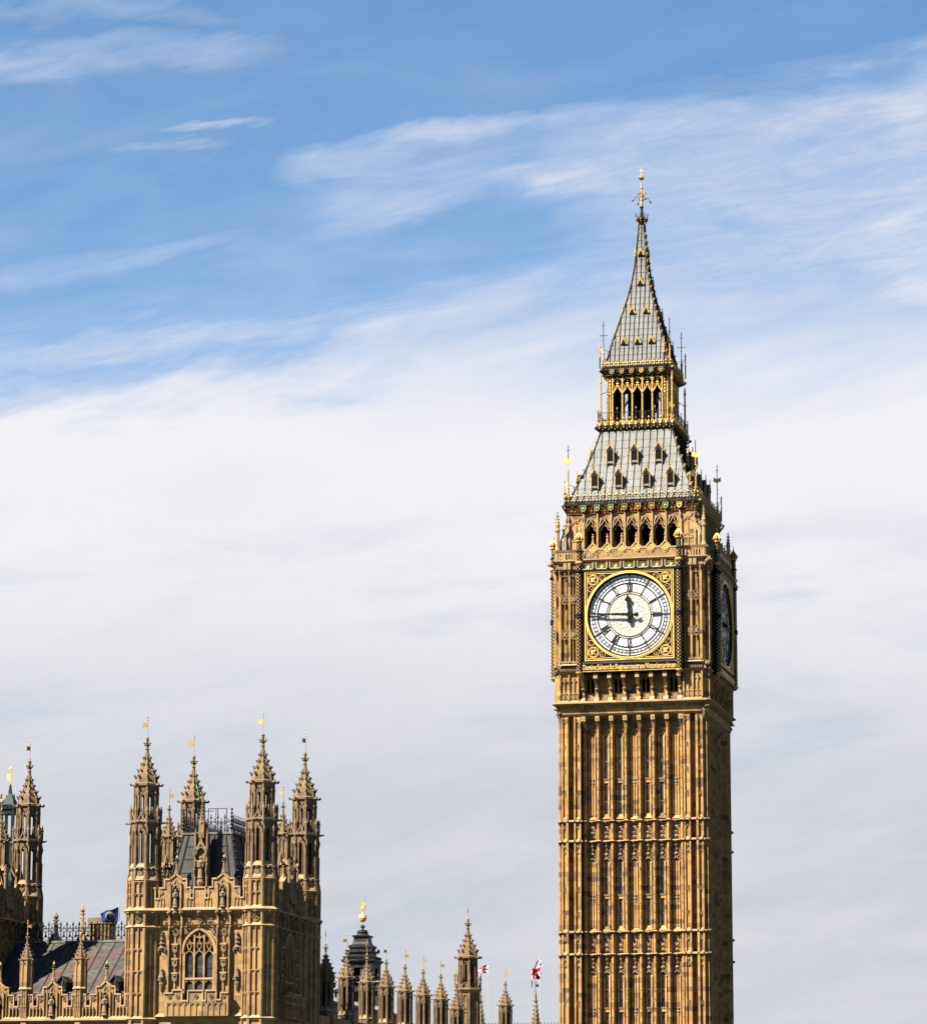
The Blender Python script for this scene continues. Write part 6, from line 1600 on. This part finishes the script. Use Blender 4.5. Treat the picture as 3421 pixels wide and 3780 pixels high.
for q in (-1, 1): s.box(-1.4, 1.4, q*1.42-.08, q*1.42+.08, 29.5, 30.0, 'cup'); s.box(q*1.42-.08, q*1.42+.08, -1.4, 1.4, 29.5, 30.0, 'cup')
for z in (28.3, 28.6): s.box(-.5, .5, -1.45, -1.42, z, z+.04, 'cup2')
s.lathe([sq(1.5, 27.6), sq(2.0, 27.5), sq(2.0, 27.35), sq(1.5, 27.3), sq(1.4, 26.5), sq(1.4, 24.5)], 4, 'cup', **Q); s.lathe([sq(2.7, 24.5), sq(2.9, 24.4), sq(2.6, 24.2), sq(2.6, 0)], 4, 'pwhite', **Q)
for x in (-2.2, -1.7, 1.7, 2.2): s.lathe([(.14, 25.1), (.14, 26.9)], 8, 'cup2', (x, -2.2)); s.lathe([(.14, 25.1), (.14, 26.9)], 8, 'cup2', (x, 2.2))
s.lathe([sq(2.6, 26.9), sq(2.7, 27.0), sq(2.6, 27.1), sq(2.0, 27.35)], 4, 'cup', **Q)
M['cup'] = plain('sooty_black_lead', (.022, .023, .026), .45, 0, .6, 1.4); M['cup2'] = plain('grey_black_lead', (.055, .055, .055), .5, 0, .4); M['pwhite'] = plain('pale_render', (.40, .40, .39), .8)
s.build('cupola', cu_)
s = MB(); s.ball((0, 0, 34.72), .42, 'gold', 14, 8, .46); s.lathe([(.43, 34.68), (.46, 34.72), (.43, 34.76)], 14, 'gold'); s.lathe([(.08, 35.1), (.13, 35.2), (.06, 35.3), (.05, 35.7)], 8, 'gold'); s.build('gilded_ball', cu_)
s = MB(); s.ball((0, 0, 35.95), .16, 'gold', 8, 6)
for k_ in range(16):
    a = 2*PI*k_/16
    for tl in (-.6, 0, .6):
        d = Vector((math.sin(a)*math.cos(tl), math.sin(tl), math.cos(a)*math.cos(tl))); L_ = .42 if k_ % 2 else .36; c_ = Vector((0, 0, 35.95)); s.tube(tuple(c_+d*.1), tuple(c_+d*L_), .035, 'gold', 4, .008)
s.build('gilded_sunburst', cu_)
s = MB(); s.tube((.25, 0, 34.9), (.25, 0, 37.0), .012, 'iron', 4); s.build('lightning_rod', cu_)
# ------------------------------------------------------------------ dark green ventilation turret
vt = thing('ventilation_turret', 'dark green cast-iron ventilation turret with gilded vane, half hidden at the left edge', 'ventilator', (-40.0, -45, 0))
s = MB()
s.lathe([sq(1.0, 0), sq(1.0, 29.2), sq(.75, 30.2), sq(.55, 31.8), sq(.55, 32.2)], 4, 'dgreen', **Q); s.lathe([sq(.60, 32.2), sq(.66, 32.3), sq(.66, 32.45), sq(.5, 32.5)], 4, 'dgreen', **Q)
for sx in (-1, 1):
    for sy2 in (-1, 1):
        s.box(sx*.45-.09, sx*.45+.09, sy2*.45-.09, sy2*.45+.09, 32.4, 34.6, 'dgreen'); s.lathe([(.07, 33.8), (.07, 35.2), (.1, 35.25), (.02, 35.75)], 6, 'dgreen', (sx*.52, sy2*.52)); s.oct((sx*.52, sy2*.52, 35.4), .09, .08, 'dgreen')
    s.box(-.45, .45, sx*.45-.05, sx*.45+.05, 34.2, 34.6, 'dgreen'); s.box(sx*.45-.05, sx*.45+.05, -.45, .45, 34.2, 34.6, 'dgreen'); s.box(-.05, .05, sx*.45-.03, sx*.45+.03, 32.5, 34.3, 'dgreen')
    s.box(-.02, .3, sx*.56-.03, sx*.56+.03, 30.4, 31.6, 'iron')
s.lathe([sq(.6, 34.6), sq(.62, 34.9), sq(.52, 34.95), sq(.12, 35.8), sq(.08, 36.2), sq(.05, 36.5)], 4, 'dgreen', **Q); s.build('casing', vt)
g = MB(); g.tube((0, 0, 36.2), (0, 0, 37.9), .03, 'gold', 5); g.ext([(-.30, 36.85), (0, 36.8), (0, 37.25), (-.24, 37.3)], -.02, .02, 'gold'); g.oct((0, 0, 37.7), .13, .24, 'gold', .05); g.build('weather_vane', vt)
# ------------------------------------------------------------------ flags
def flag(name, x, y, z0, z1, rpole, W_, H_, top, shape, design, label, grp, off=0):
    p = thing(name, label, 'flag', (x, y, 0), grp)
    s = MB(); s.tube((0, 0, 0), (0, 0, z1), rpole*1.3, 'white', 8, rpole*.8); s.ball((0, 0, z1+.03), rpole*1.6, 'white', 8, 5); s.build('pole', p)
    NX, NZ = 60, 36; b = MB(); vs_ = []; 
    for j in range(NZ+1):
        for i in range(NX+1): u, v = i/NX, j/NZ; px_, py_, pz_ = shape(u, v); vs_.append((px_, py_, top+pz_))
    groups = {}
    for j in range(NZ):
        for i in range(NX):
            k = design((i+.5)/NX, (j+.5)/NZ); groups.setdefault(k, []).append((j*(NX+1)+i, j*(NX+1)+i+1, (j+1)*(NX+1)+i+1, (j+1)*(NX+1)+i))
    b.v = vs_
    for k, fs in groups.items(): mi = b.mi(k); b.f += fs; b.m += [mi]*len(fs)
    o = b.build('flag_cloth', p); md = o.modifiers.new('thick', 'SOLIDIFY'); md.thickness = .012
    return p
def union(u, v):
    """blue field, white-edged saltire and cross; u along the fly 0..1, v up 0..1, 2:1 flag"""
    x, z = (u-.5)*60, (v-.5)*30
    if abs(x) < 3 or abs(z) < 3: return 'red'
    if abs(x) < 5 or abs(z) < 5: return 'wcloth'
    d1 = (x*1-z*2)/math.sqrt(5); d2 = (x*1+z*2)/math.sqrt(5)
    for d, sgn in ((d1, 1), (d2, -1)):
        if abs(d) < 3:
            c_ = d if (x > 0) else -d
            if 0 < c_*sgn < 2: return 'red'
            return 'wcloth'
    return 'navy'
def euro(u, v):
    x, z = (u-.5)*1.5, v-.5
    for k_ in range(12):
        a = k_*PI/6; dx, dz = x-math.sin(a)*.33, z-math.cos(a)*.33; r = math.hypot(dx, dz); an = math.atan2(dx, dz)
        if r < .085*(.66+.34*math.cos(5*an)): return 'yellow'
    return 'blue'
def sh_big(u, v):                                            # hangs and curls
    dr = u**1.25; return (-.95*u+.12*math.sin(u*7+v*2), .35*math.sin(u*9-v*2.0), -(1-v)*1.35-1.15*dr-.10*math.sin(u*8+v*3))
def sh_small(u, v): return (-1.1*u, .14*math.sin(u*8), -(1-v)*.70-.55*u*u-.05*math.sin(u*9+v))
def sh_eu(u, v): return (-1.30*u+.03*math.sin(v*5), .12*math.sin(u*7+v*2), -(1-v)*1.0*(1-.35*u)-.38*u+.05*math.sin(u*8+v*2))
flag('flagpole', -10.30, 5, 0, 26.6, .042, 2, 1, 26.35, sh_big, union, 'white flagpole with large drooping red, white and blue flag beside the clock tower', 'flagpoles with crossed red, white and blue flags')
flag('flagpole', -20.78, 30, 0, 27.75, .038, 2, 1, 27.65, sh_small, union, 'slender white flagpole with small red, white and blue flag right of the tall stair turret', 'flagpoles with crossed red, white and blue flags')
flag('flagpole', -23.74, -66.2, 18, 25.75, .03, 2, 1, 25.32, sh_eu, euro, 'short white flagpole with blue yellow-starred flag above the slate roof', None)
